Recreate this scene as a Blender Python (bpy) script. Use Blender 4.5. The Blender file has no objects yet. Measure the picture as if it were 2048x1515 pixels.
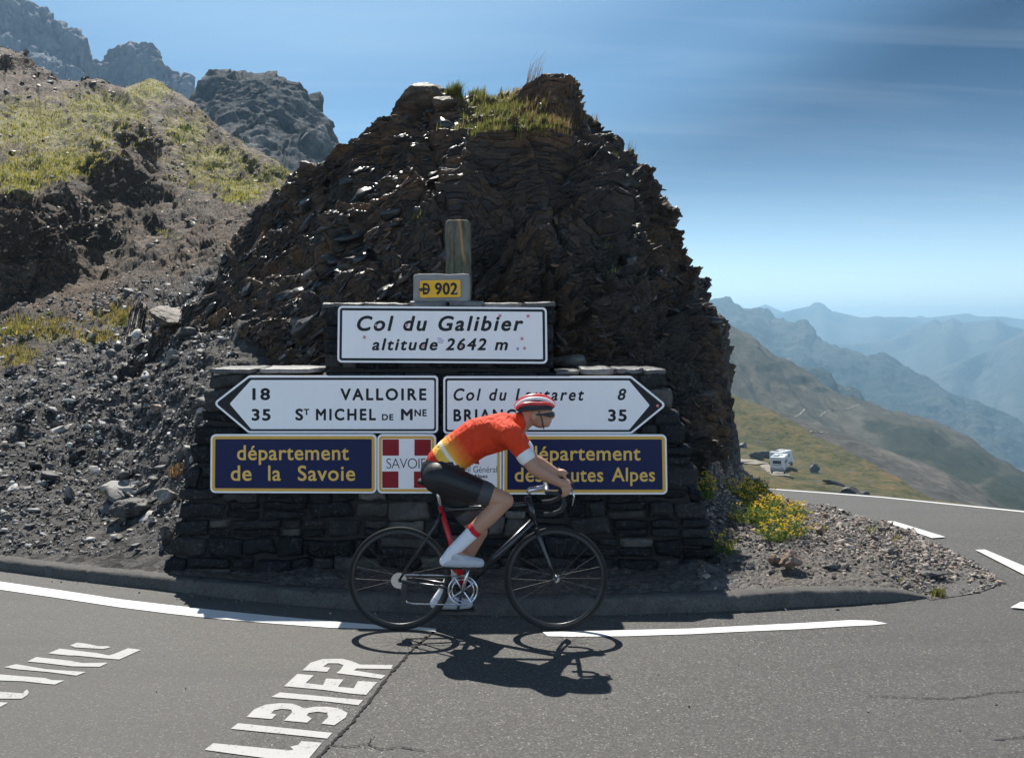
import bpy, bmesh, math, random
import numpy as np
from mathutils import Vector, Matrix, Quaternion
R = math.radians
sc = bpy.context.scene
COL = sc.collection
random.seed(7)
rng = np.random.default_rng(11)

# ------------------------------------------------------------------ camera, sky, sun, exposure
F, CU, HV, H = 1991.0, 1024.0, 650.0, 1.97      # focal length in photo pixels, principal column, horizon row, eye height
cam = bpy.data.cameras.new('camera'); camo = bpy.data.objects.new('camera', cam); COL.objects.link(camo)
cam.sensor_width = 36.0; cam.lens = F / 2048 * 36.0
cam.shift_y = -(757.5 - HV) / 2048
camo.location = (0, 0, H); camo.rotation_euler = (R(90), 0, 0)
cam.clip_start = 0.05; cam.clip_end = 40000
sc.camera = camo
SUNDIR = Vector((-0.18, 0.69, 1.0)).normalized()
w = bpy.data.worlds.new('World'); sc.world = w; w.use_nodes = True
nt = w.node_tree; nt.nodes.clear()
out = nt.nodes.new('ShaderNodeOutputWorld'); bg = nt.nodes.new('ShaderNodeBackground')
sky = nt.nodes.new('ShaderNodeTexSky'); sky.sky_type = 'NISHITA'; sky.sun_disc = False
sky.sun_elevation = math.asin(SUNDIR.z); sky.sun_rotation = math.atan2(SUNDIR.x, SUNDIR.y)
sky.altitude = 2642; sky.air_density = 1.0; sky.dust_density = 1.5; sky.ozone_density = 2.6
bg.inputs['Strength'].default_value = 0.150
# thin cirrus drawn out by the wind, part of the sky itself
tc = nt.nodes.new('ShaderNodeTexCoord'); sep = nt.nodes.new('ShaderNodeSeparateXYZ')
nt.links.new(tc.outputs['Generated'], sep.inputs[0])
def wm(op, a, b=None):
    n = nt.nodes.new('ShaderNodeMath'); n.operation = op
    for i, x in enumerate((a, b)):
        if x is None: continue
        if isinstance(x, (int, float)): n.inputs[i].default_value = x
        else: nt.links.new(x, n.inputs[i])
    return n.outputs[0]
zz = wm('ADD', wm('MAXIMUM', sep.outputs[2], 0.0), 0.12)
cx_, cy_ = wm('DIVIDE', sep.outputs[0], zz), wm('DIVIDE', sep.outputs[1], zz)
comb = nt.nodes.new('ShaderNodeCombineXYZ')
nt.links.new(wm('MULTIPLY', cx_, 0.7), comb.inputs[0]); nt.links.new(wm('MULTIPLY', cy_, 5.0), comb.inputs[1])
nz = nt.nodes.new('ShaderNodeTexNoise'); nz.inputs['Scale'].default_value = 1.0; nz.inputs['Detail'].default_value = 7
nz.inputs['Roughness'].default_value = 0.55; nz.inputs['Distortion'].default_value = 0.6
nt.links.new(comb.outputs[0], nz.inputs['Vector'])
cr = nt.nodes.new('ShaderNodeValToRGB'); cr.color_ramp.elements[0].position = 0.47; cr.color_ramp.elements[1].position = 0.78
nt.links.new(nz.outputs[0], cr.inputs[0])
mx = nt.nodes.new('ShaderNodeMix'); mx.data_type = 'RGBA'
nt.links.new(wm('MULTIPLY', cr.outputs[0], 0.13), mx.inputs[0]); mx.inputs[7].default_value = (2.3, 2.7, 3.0, 1)
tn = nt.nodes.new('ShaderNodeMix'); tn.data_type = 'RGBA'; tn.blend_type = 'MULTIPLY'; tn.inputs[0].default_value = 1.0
tn.inputs[7].default_value = (1.30, 1.42, 1.36, 1); nt.links.new(sky.outputs[0], tn.inputs[6]); # sky graded by sun angle; unseen sky behind the camera brightened to fill shade
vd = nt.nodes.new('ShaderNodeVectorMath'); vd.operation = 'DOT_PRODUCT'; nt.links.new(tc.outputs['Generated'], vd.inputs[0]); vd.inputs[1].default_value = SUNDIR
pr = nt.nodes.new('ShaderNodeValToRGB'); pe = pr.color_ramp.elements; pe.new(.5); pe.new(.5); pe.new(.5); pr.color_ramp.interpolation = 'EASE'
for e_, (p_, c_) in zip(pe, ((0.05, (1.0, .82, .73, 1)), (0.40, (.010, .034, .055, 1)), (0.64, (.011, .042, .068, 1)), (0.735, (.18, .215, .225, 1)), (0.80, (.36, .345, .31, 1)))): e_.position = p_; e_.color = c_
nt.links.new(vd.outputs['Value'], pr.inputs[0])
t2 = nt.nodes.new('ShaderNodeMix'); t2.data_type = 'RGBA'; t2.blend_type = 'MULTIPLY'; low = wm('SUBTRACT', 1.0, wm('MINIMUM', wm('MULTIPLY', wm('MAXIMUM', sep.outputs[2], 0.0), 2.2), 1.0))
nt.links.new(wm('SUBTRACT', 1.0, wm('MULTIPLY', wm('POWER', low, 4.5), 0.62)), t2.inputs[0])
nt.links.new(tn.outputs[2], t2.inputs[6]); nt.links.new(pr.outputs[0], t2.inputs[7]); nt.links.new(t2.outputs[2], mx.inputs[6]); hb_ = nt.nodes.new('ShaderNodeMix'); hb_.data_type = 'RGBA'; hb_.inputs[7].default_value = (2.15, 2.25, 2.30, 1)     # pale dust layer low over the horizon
nt.links.new(wm('MULTIPLY', wm('POWER', low, 7.0), 0.80), hb_.inputs[0])
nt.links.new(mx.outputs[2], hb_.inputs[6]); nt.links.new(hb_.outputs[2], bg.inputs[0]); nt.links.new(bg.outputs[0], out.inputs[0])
sun = bpy.data.lights.new('sun', 'SUN'); suno = bpy.data.objects.new('sun', sun); COL.objects.link(suno)
sun.energy = 4.0; sun.angle = R(0.5); sun.color = (1.0, 0.95, 0.87)
suno.rotation_mode = 'QUATERNION'; suno.rotation_quaternion = (-SUNDIR).to_track_quat('-Z', 'Y')
suno.location = SUNDIR * 50
sc.view_settings.view_transform = 'Standard'; sc.view_settings.look = 'None'
sc.view_settings.exposure = 1.0; sc.view_settings.gamma = 1.0
sc.cycles.max_bounces = 6; sc.cycles.diffuse_bounces = 3; sc.cycles.glossy_bounces = 2; sc.cycles.volume_bounces = 0
sc.cycles.use_denoising = True
sc.cycles.use_adaptive_sampling = True; sc.cycles.adaptive_threshold = 0.01

# ------------------------------------------------------------------ helpers: projection, noise, meshes, materials
def wp(u, v, Y): return np.array([(u - CU) / F * Y, Y, H - (v - HV) / F * Y])
def proj(P): return CU + F * P[..., 0] / P[..., 1], HV - F * (P[..., 2] - H) / P[..., 1]
def sstep(a, b, x): t = np.clip((x - a) / (b - a), 0, 1); return t * t * (3 - 2 * t)
def gz(X, Y):
    """height of the road: level at the bend, falling away beyond it on the right"""
    t = np.clip((Y - 8.6) / 2.0, 0, None); return -0.10 * np.where(t < 1, t * t * 1.0, 2.0 * t - 1.0) * sstep(0.5, 2.5, X)
def gp(u, v, dz=0.0):
    Y = H * F / (v - HV)
    for _ in range(40):
        X = (u - CU) / F * Y
        Y = 0.5 * Y + 0.5 * (H - gz(X, Y) - dz) * F / (v - HV)
    X = (u - CU) / F * Y
    return np.array([X, Y, float(gz(X, Y)) + dz])
def hsh(ix, iy, iz, s=0):
    h = (ix.astype(np.uint32) * np.uint32(374761393) + iy.astype(np.uint32) * np.uint32(668265263)
         + iz.astype(np.uint32) * np.uint32(3266489917) + np.uint32((s * 2654435761 + 12345) & 0xffffffff))
    h = (h ^ (h >> np.uint32(13))) * np.uint32(1274126177); h = (h ^ (h >> np.uint32(15))) * np.uint32(2246822519)
    return ((h ^ (h >> np.uint32(16))) & np.uint32(0xffffff)).astype(np.float64) / 16777215.0
def vnoise(p, s=0):
    i = np.floor(p).astype(np.int64); f = p - i; f = f * f * f * (f * (f * 6 - 15) + 10)
    r = 0
    for dx in (0, 1):
        wx = f[..., 0] if dx else 1 - f[..., 0]
        for dy in (0, 1):
            wy = f[..., 1] if dy else 1 - f[..., 1]
            for dz in (0, 1):
                wz = f[..., 2] if dz else 1 - f[..., 2]
                r = r + wx * wy * wz * hsh(i[..., 0] + dx, i[..., 1] + dy, i[..., 2] + dz, s)
    return r * 2 - 1
def fbm(p, o=4, s=0, g=0.5, l=2.03):
    a, t = 1.0, 0.0
    for k in range(o): t = t + a * vnoise(p * l ** k + 17.3 * k, s + k); a *= g
    return t
def ridged(p, o=4, s=0):
    a, t = 1.0, 0.0
    for k in range(o): t = t + a * (1 - 2 * np.abs(vnoise(p * 2.1 ** k + 9.1 * k, s + k))); a *= 0.5
    return t
def worley(p, s=0):
    i = np.floor(p).astype(np.int64)
    f1 = np.full(p.shape[:-1], 9.0); f2 = f1.copy(); cid = np.zeros_like(f1); vec = np.zeros_like(p)
    for dx in (-1, 0, 1):
        for dy in (-1, 0, 1):
            for dz in (-1, 0, 1):
                jx, jy, jz = i[..., 0] + dx, i[..., 1] + dy, i[..., 2] + dz
                q = np.stack([jx + hsh(jx, jy, jz, s), jy + hsh(jx, jy, jz, s + 1), jz + hsh(jx, jy, jz, s + 2)], -1)
                d = np.linalg.norm(p - q, axis=-1); m = d < f1
                f2 = np.where(m, f1, np.minimum(f2, d)); f1 = np.where(m, d, f1)
                cid = np.where(m, hsh(jx, jy, jz, s + 3), cid); vec = np.where(m[..., None], p - q, vec)
    return f1, f2, cid, vec

def mesh(name, V, FA, smooth=False):
    me = bpy.data.meshes.new(name)
    V = np.asarray(V, dtype=np.float32)
    if isinstance(FA, np.ndarray):
        me.vertices.add(len(V)); me.vertices.foreach_set('co', V.ravel())
        k = FA.shape[1]; n = len(FA)
        me.loops.add(n * k); me.loops.foreach_set('vertex_index', FA.astype(np.int32).ravel())
        me.polygons.add(n); me.polygons.foreach_set('loop_start', np.arange(0, n * k, k, dtype=np.int32))
        me.update(calc_edges=True)
    else:
        me.from_pydata([tuple(map(float, v)) for v in V], [], [tuple(int(i) for i in f) for f in FA]); me.update()
    if smooth: me.polygons.foreach_set('use_smooth', np.ones(len(me.polygons), dtype=bool))
    return me
def obj(name, me, m=None, parent=None, loc=None):
    o = bpy.data.objects.new(name, me); COL.objects.link(o)
    if m is not None: me.materials.append(m)
    if parent is not None: o.parent = parent
    if loc is not None: o.location = loc
    return o
def empty(name, loc=(0, 0, 0), rz=0):
    o = bpy.data.objects.new(name, None); COL.objects.link(o); o.location = loc; o.rotation_euler = (0, 0, rz)
    o.empty_display_size = 0.1
    return o
def tag(o, label=None, cat=None, group=None, kind=None):
    if label: o['label'] = label
    if cat: o['category'] = cat
    if group: o['group'] = group
    if kind: o['kind'] = kind
    return o
def structure(o): o['kind'] = 'structure'; return o

class MB:
    """collects shapes into one mesh"""
    def __init__(s): s.V = []; s.Fa = []
    def add(s, V, Fa):
        b = len(s.V); s.V.extend([tuple(map(float, v)) for v in V]); s.Fa.extend([tuple(int(i) + b for i in f) for f in Fa]); return s
    def box(s, c, d, r=0.0, rot=None):
        x, y, z = d[0] / 2, d[1] / 2, d[2] / 2
        if r <= 0:
            V = [(a, b, e) for a in (-x, x) for b in (-y, y) for e in (-z, z)]
            Fa = [(0, 1, 3, 2), (4, 6, 7, 5), (0, 4, 5, 1), (2, 3, 7, 6), (0, 2, 6, 4), (1, 5, 7, 3)]
        else:
            bm = bmesh.new(); bmesh.ops.create_cube(bm, size=1)
            for v in bm.verts: v.co = (v.co.x * 2 * x, v.co.y * 2 * y, v.co.z * 2 * z)
            bmesh.ops.bevel(bm, geom=list(bm.edges), offset=r, segments=3, affect='EDGES', profile=0.5)
            bm.verts.index_update(); V = [v.co.copy() for v in bm.verts]; Fa = [[v.index for v in f.verts] for f in bm.faces]; bm.free()
        V = [Vector(v) for v in V]
        if rot is not None: V = [rot @ v for v in V]
        return s.add([v + Vector(c) for v in V], Fa)
    def tube(s, pts, r, n=10, closed=False, cap=True):
        P = [Vector(p) for p in pts]; m = len(P); rs = r if isinstance(r, (list, tuple)) else [r] * m
        V = []; Fa = []; up = None
        for i, p in enumerate(P):
            a = P[(i - 1) % m] if (closed or i > 0) else p; b = P[(i + 1) % m] if (closed or i < m - 1) else p
            t = (b - a).normalized()
            if up is None: up = Vector((0, 1, 0)) if abs(t.y) < 0.9 else Vector((1, 0, 0))
            x = (up - t * up.dot(t)).normalized(); up = x; y = t.cross(x)
            for k in range(n):
                q = 2 * math.pi * k / n; V.append(p + (x * math.cos(q) + y * math.sin(q)) * rs[i])
        for i in range(m if closed else m - 1):
            j = (i + 1) % m
            for k in range(n): Fa.append((i * n + k, i * n + (k + 1) % n, j * n + (k + 1) % n, j * n + k))
        if cap and not closed: Fa.append(tuple(range(n - 1, -1, -1))); Fa.append(tuple(range((m - 1) * n, m * n)))
        return s.add(V, Fa)
    def prism(s, poly, y0, y1):
        """poly of (x, z), counter-clockwise seen from -Y, extruded from y0 (front) to y1"""
        n = len(poly); V = [(x, y0, z) for x, z in poly] + [(x, y1, z) for x, z in poly]
        Fa = [tuple(range(n)), tuple(range(2 * n - 1, n - 1, -1))] + [(i, n + i, n + (i + 1) % n, (i + 1) % n) for i in range(n)]
        return s.add(V, Fa)
    def build(s, name, m=None, parent=None, smooth=False, loc=None):
        me = mesh(name, s.V, s.Fa, smooth)
        return obj(name, me, m, parent, loc)
def circle(c, r, n=48, axis='y'):
    q = [2 * math.pi * k / n for k in range(n)]
    return [(c[0] + r * math.cos(a), c[1], c[2] + r * math.sin(a)) for a in q] if axis == 'y' else [(c[0], c[1] + r * math.cos(a), c[2] + r * math.sin(a)) for a in q]

class NT:
    def __init__(s, name):
        s.m = bpy.data.materials.new(name); s.m.use_nodes = True; s.t = s.m.node_tree; s.t.nodes.clear()
        s.o = s.t.nodes.new('ShaderNodeOutputMaterial'); s.co = s.t.nodes.new('ShaderNodeTexCoord').outputs['Object']
        s.geo = s.t.nodes.new('ShaderNodeNewGeometry')
    def set(s, sock, v):
        if v is None: return
        if isinstance(v, bpy.types.NodeSocket): s.t.links.new(v, sock)
        elif isinstance(v, (tuple, list)) and len(v) == 3 and sock.type == 'RGBA': sock.default_value = (*v, 1)
        else: sock.default_value = v
    def noise(s, scale, detail=4, rough=0.55, vec=None, dist=0.0, col=False):
        n = s.t.nodes.new('ShaderNodeTexNoise'); n.inputs['Scale'].default_value = scale; n.inputs['Detail'].default_value = detail
        n.inputs['Roughness'].default_value = rough; n.inputs['Distortion'].default_value = dist; s.set(n.inputs['Vector'], vec or s.co)
        return n.outputs['Color' if col else 0]
    def voro(s, scale, feature='F1', out='Distance', vec=None, rnd=1.0):
        n = s.t.nodes.new('ShaderNodeTexVoronoi'); n.feature = feature; n.inputs['Scale'].default_value = scale
        n.inputs['Randomness'].default_value = rnd; s.set(n.inputs['Vector'], vec or s.co); return n.outputs[out]
    def mapping(s, scale=(1, 1, 1), rot=(0, 0, 0), vec=None):
        n = s.t.nodes.new('ShaderNodeMapping'); n.inputs['Scale'].default_value = scale; n.inputs['Rotation'].default_value = rot
        s.set(n.inputs['Vector'], vec or s.co); return n.outputs[0]
    def ramp(s, f, stops, const=False):
        n = s.t.nodes.new('ShaderNodeValToRGB'); s.set(n.inputs[0], f); e = n.color_ramp.elements
        if const: n.color_ramp.interpolation = 'CONSTANT'
        while len(e) < len(stops): e.new(0.5)
        for k, (p, c) in enumerate(stops):
            e[k].position = p; e[k].color = (c, c, c, 1) if isinstance(c, (int, float)) else (*c, 1)
        return n.outputs[0]
    def mix(s, f, a, b, mode='MIX'):
        n = s.t.nodes.new('ShaderNodeMix'); n.data_type = 'RGBA'; n.blend_type = mode
        s.set(n.inputs[0], f); s.set(n.inputs[6], a); s.set(n.inputs[7], b); return n.outputs[2]
    def math(s, op, a, b=None, c=None, clamp=False):
        n = s.t.nodes.new('ShaderNodeMath'); n.operation = op; n.use_clamp = clamp
        for i, x in enumerate((a, b, c)): s.set(n.inputs[i], x) if x is not None else None
        return n.outputs[0]
    def xyz(s, v=None):
        n = s.t.nodes.new('ShaderNodeSeparateXYZ'); s.set(n.inputs[0], v or s.co); return n.outputs
    def attr(s, name):
        n = s.t.nodes.new('ShaderNodeAttribute'); n.attribute_name = name; return n.outputs['Fac']
    def island(s): return s.geo.outputs['Random Per Island']
    def up(s): return s.xyz(s.geo.outputs['Normal'])[2]
    def bump(s, h, strength=0.5, dist=0.02, normal=None):
        n = s.t.nodes.new('ShaderNodeBump'); n.inputs['Strength'].default_value = strength; n.inputs['Distance'].default_value = dist
        s.set(n.inputs['Height'], h); s.set(n.inputs['Normal'], normal); return n.outputs[0]
    def fin(s, col, rough=0.8, spec=0.3, normal=None, metal=0.0, **kw):
        b = s.t.nodes.new('ShaderNodeBsdfPrincipled'); s.set(b.inputs['Base Color'], col); s.set(b.inputs['Roughness'], rough)
        s.set(b.inputs['Specular IOR Level'], spec); s.set(b.inputs['Normal'], normal); s.set(b.inputs['Metallic'], metal)
        for k, v in kw.items(): s.set(b.inputs[k.replace('_', ' ')], v)
        s.t.links.new(b.outputs[0], s.o.inputs[0]); return s.m
def plain(name, col, rough=0.6, spec=0.4, metal=0.0, var=0.12, scale=6.0, **kw):
    n = NT(name); f = n.noise(scale, 5)
    c = n.mix(f, tuple(x * (1 - var) for x in col), tuple(min(1, x * (1 + var)) for x in col))
    return n.fin(c, n.math('MULTIPLY_ADD', f, 0.15, rough - 0.07), spec, n.bump(n.noise(scale * 12, 3), 0.08, 0.004), metal, **kw)

# ------------------------------------------------------------------ materials
def m_asphalt():
    n = NT('asphalt')
    big = n.noise(0.45, 4); med = n.noise(9, 3)
    f1 = n.voro(125, out='Color'); fr = n.xyz(f1)[0]
    grain = n.ramp(fr, [(0.0, (0.018, 0.0173, 0.0163)), (0.35, (0.045, 0.043, 0.040)), (0.75, (0.081, 0.077, 0.071)), (0.96, (0.13, 0.124, 0.115)), (1.0, (0.30, 0.29, 0.27))])
    c = n.mix(n.ramp(big, [(0.3, 0.0), (0.7, 1.0)]), grain, n.mix(0.5, grain, (0.080, 0.0765, 0.0705)))
    c = n.mix(n.ramp(med, [(0.35, 0.0), (0.7, 0.35)]), c, (0.05, 0.048, 0.046))
    # older, greyer surface to the left of the joint
    x, y, z = n.xyz()
    s = n.math('ADD', x, n.math('MULTIPLY', n.math('SUBTRACT', y, 6.4), -0.42))
    old = n.ramp(n.math('ADD', s, 1.1), [(0.48, 1.0), (0.52, 0.0)])
    c = n.mix(n.math('MULTIPLY', old, 0.42), c, (0.092, 0.0875, 0.080))
    # faint tyre-polished bands and oily streaks
    st = n.noise(1.0, 4, vec=n.mapping((0.18, 2.2, 1)))
    c = n.mix(n.ramp(st, [(0.48, 0.0), (0.75, 0.38)]), c, (0.040, 0.038, 0.036))
    h = n.math('ADD', n.math('MULTIPLY', fr, 0.6), n.math('MULTIPLY', n.noise(260, 2), 0.6))
    return n.fin(c, 0.72, 0.35, n.bump(h, 0.55, 0.006))
def m_paint(name='road_paint', wear=0.42, base=0.62):
    n = NT(name)
    f = n.noise(55, 6, 0.7); g = n.noise(5, 4)
    wv = n.ramp(n.math('ADD', f, n.math('MULTIPLY', g, 0.35)), [(wear, 0.0), (wear + 0.10, 1.0)])
    ch = n.voro(150, out='Color')
    c = n.mix(wv, n.mix(n.xyz(ch)[0], (0.06, 0.058, 0.055), (0.2, 0.19, 0.18)), n.mix(g, (base * 0.82, base * 0.81, base * 0.78), (base, base, base * 0.98)))
    return n.fin(c, 0.6, 0.4, n.bump(f, 0.4, 0.004))
def m_rock():
    n = NT('schist_rock')
    cb = n.t.nodes.new('ShaderNodeCombineXYZ'); n.set(cb.inputs[0], n.math('MULTIPLY', n.attr('along'), 1.0)); n.set(cb.inputs[1], n.math('MULTIPLY', n.attr('bed'), 5.0)); n.set(cb.inputs[2], n.math('MULTIPLY', n.xyz()[1], 1.5))
    bedv = cb.outputs[0]
    big = n.noise(0.55, 5, 0.6); med = n.noise(2.6, 6, 0.65); fine = n.noise(24, 6, 0.7)
    str_ = n.noise(3.2, 7, 0.68, bedv, 0.4)
    chip = n.voro(5.5, vec=bedv); chipc = n.xyz(n.voro(5.5, out='Color', vec=bedv))[0]
    iron = n.ramp(n.math('ADD', n.math('MULTIPLY', big, 0.6), n.math('MULTIPLY', med, 0.4)), [(0.40, 0.0), (0.56, 1.0)])
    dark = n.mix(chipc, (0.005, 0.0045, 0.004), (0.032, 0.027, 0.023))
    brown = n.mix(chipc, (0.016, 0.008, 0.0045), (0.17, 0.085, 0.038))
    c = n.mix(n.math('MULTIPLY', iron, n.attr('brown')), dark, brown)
    lich = n.ramp(n.noise(7, 7, 0.75), [(0.62, 0.0), (0.72, 1.0)])
    c = n.mix(n.math('MULTIPLY', lich, 0.25), c, (0.16, 0.145, 0.11))
    c = n.mix(n.ramp(fine, [(0.35, 0.6), (0.6, 0.0)]), c, (0.010, 0.009, 0.009))
    # upward faces coloured paler, the sunlit look of the ledges put into the colour
    led = n.ramp(n.math('ADD', n.up(), n.math('MULTIPLY', n.math('SUBTRACT', str_, 0.5), 0.9)), [(0.74, 0.0), (0.92, 1.0)])
    c = n.mix(n.math('MULTIPLY', led, 0.55), c, n.mix(fine, (0.11, 0.09, 0.07), (0.42, 0.36, 0.30)))
    h = n.math('ADD', n.math('ADD', n.math('MULTIPLY', fine, 0.30), n.math('MULTIPLY', str_, 1.0)), n.math('ADD', n.math('MULTIPLY', n.ramp(n.voro(5.5, 'DISTANCE_TO_EDGE', vec=bedv), [(0, 0.0), (.08, 1.0)]), 0.35), n.math('ADD', n.math('MULTIPLY', chipc, 0.7), n.math('MULTIPLY', n.xyz(n.voro(14, out='Color', vec=bedv))[1], 0.45))))
    return n.fin(c, n.math('MULTIPLY_ADD', chipc, 0.35, 0.38), 0.4, n.bump(h, 0.8, 0.045))
def m_stone(name, stops, rough=0.62, spec=0.35, fs=1.0):
    n = NT(name)
    c = n.ramp(n.island(), stops); a = n.noise(9 * fs, 6, 0.7); b = n.noise(45 * fs, 4, 0.7)
    c = n.mix(n.ramp(a, [(0.35, 0.55), (0.65, 0.0)]), c, tuple(0.35 * x for x in stops[0][1]))
    c = n.mix(n.ramp(b, [(0.55, 0.0), (0.8, 0.45)]), c, tuple(min(1, 1.5 * x) for x in stops[-1][1]))
    return n.fin(c, rough, spec, n.bump(n.math('ADD', a, n.math('MULTIPLY', b, 0.4)), 0.6, 0.02))
def m_scree(name, dark, light, warm, scale=1.0):
    n = NT(name)
    v = n.voro(16 * scale, out='Color'); vr = n.xyz(v)[0]
    d = n.voro(16 * scale)
    c = n.mix(vr, dark, light)
    c = n.mix(n.ramp(n.noise(0.5 * scale, 5, 0.6), [(0.42, 0.0), (0.6, 0.8)]), c, n.mix(vr, tuple(x * 0.6 for x in warm), warm))
    c = n.mix(n.ramp(n.noise(60 * scale, 4), [(0.4, 0.5), (0.6, 0.0)]), c, tuple(x * 0.4 for x in dark))
    h = n.math('ADD', n.math('MULTIPLY', vr, 1.0), n.math('SUBTRACT', n.noise(50 * scale, 4), d))
    return n.fin(c, 0.6, 0.4, n.bump(h, 0.8, 0.05 / scale))
def m_hill():
    """grass, scree and bare brown rock, mixed by masks stored on the mesh and broken by noise"""
    n = NT('mountain_slope')
    nz = n.noise(1.3, 8, 0.72); n2 = n.noise(6, 7, 0.75); n3 = n.noise(0.22, 5, 0.6); vr = n.xyz(n.voro(3.2, out='Color'))[0]; vr2 = n.xyz(n.voro(11, out='Color'))[0]
    bands = n.noise(1.0, 6, .7, n.mapping((.35, .35, 2.2), (0, R(-25), 0)))
    grass = n.ramp(n2, [(0.25, (0.045, 0.058, 0.010)), (0.46, (0.20, 0.205, 0.034)), (0.60, (0.36, 0.33, 0.060)), (0.8, (0.48, 0.40, 0.11))])
    grass = n.mix(n.ramp(nz, [(0.45, 0.0), (0.65, 0.75)]), grass, (0.20, 0.135, 0.062))
    scree = n.mix(n.math('MULTIPLY', n.math('ADD', vr, vr2), .5), (0.014, 0.011, 0.008), (0.22, 0.172, 0.12))
    scree = n.mix(n.ramp(n3, [(0.30, 0.0), (0.52, 0.85)]), scree, n.mix(vr2, (0.015, 0.008, 0.004), (0.21, 0.122, 0.064)))
    scree = n.mix(n.ramp(bands, [(.47, 0.0), (.60, .8)]), scree, (0.020, 0.016, 0.013))
    scree = n.mix(n.math('MULTIPLY', n.attr('near'), .85), scree, n.mix(vr2, (0.014, 0.0135, 0.0135), (0.16, 0.155, 0.15)))
    g = n.ramp(n.math('ADD', n.attr('grass'), n.math('MULTIPLY', n.math('SUBTRACT', n.math('ADD', nz, n.math('MULTIPLY', n2, 0.6)), 0.80), 2.4)), [(0.40, 0.0), (0.60, 1.0)])
    c = n.mix(g, scree, grass)
    rock = n.mix(n2, (0.012, 0.007, 0.004), (0.105, 0.058, 0.030))
    r = n.ramp(n.math('ADD', n.attr('rock'), n.math('MULTIPLY', n.math('SUBTRACT', nz, 0.5), 1.6)), [(0.42, 0.0), (0.60, 1.0)])
    c = n.mix(r, c, rock)
    h = n.math('ADD', n.math('MULTIPLY', nz, 1.0), n.math('ADD', n.math('MULTIPLY', n2, 0.8), n.math('ADD', n.math('MULTIPLY', vr, 0.25), n.math('MULTIPLY', vr2, 0.2))))
    return n.fin(c, 0.75, 0.3, n.bump(h, 0.9, 0.30))
def m_far(name, c1, c2, c3, s=0.02, bumpd=6.0, streak=None):
    n = NT(name)
    vec = n.mapping(streak) if streak else None
    a = n.noise(s, 9, 0.65, vec); b = n.noise(s * 6, 7, 0.7, vec)
    f = n.math('ADD', n.math('MULTIPLY', a, 0.6), n.math('MULTIPLY', b, 0.4))
    c = n.ramp(f, [(0.32, c1), (0.5, c2), (0.68, c3)])
    return n.fin(c, 0.9, 0.1, n.bump(f, 0.8, bumpd))

M = {}
M['asphalt'] = m_asphalt()
M['line'] = m_paint('line_paint', 0.40, 0.66)
M['letters'] = m_paint('letter_paint', 0.50, 0.36)
M['rock'] = m_rock()
M['hill'] = m_hill()
M['talus'] = m_scree('talus_ground', (0.035, 0.034, 0.034), (0.135, 0.130, 0.125), (0.17, 0.13, 0.10))
M['shoulder'] = m_scree('shoulder_gravel', (0.032, 0.030, 0.027), (0.165, 0.152, 0.138), (0.175, 0.135, 0.105), 1.8)
M['slate'] = m_stone('slate_chips', [(0.0, (0.012, 0.012, 0.0125)), (0.40, (0.075, 0.074, 0.072)), (0.75, (0.27, 0.265, 0.26)), (0.95, (0.52, 0.51, 0.49)), (1.0, (0.33, 0.25, 0.19))], 0.6, 0.4)
M['chips'] = m_stone('brown_chips', [(0.0, (0.045, 0.037, 0.031)), (0.45, (0.21, 0.178, 0.150)), (0.8, (0.45, 0.39, 0.335)), (1.0, (0.38, 0.24, 0.165))], 0.6, 0.4)
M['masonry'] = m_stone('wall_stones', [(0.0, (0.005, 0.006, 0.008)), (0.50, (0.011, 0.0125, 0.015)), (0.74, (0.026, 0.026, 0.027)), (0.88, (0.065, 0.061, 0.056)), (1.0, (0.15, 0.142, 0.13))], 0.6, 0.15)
M['mortar'] = plain('mortar', (0.026, 0.0235, 0.021), 0.9, 0.2, scale=14, var=0.35)
M['coping'] = m_stone('coping_slate', [(0.0, (0.045, 0.045, 0.047)), (0.6, (0.11, 0.11, 0.112)), (1.0, (0.22, 0.21, 0.20))], 0.45, 0.5)
M['concrete'] = plain('concrete', (0.26, 0.25, 0.235), 0.85, 0.25, scale=9, var=0.3)

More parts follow.
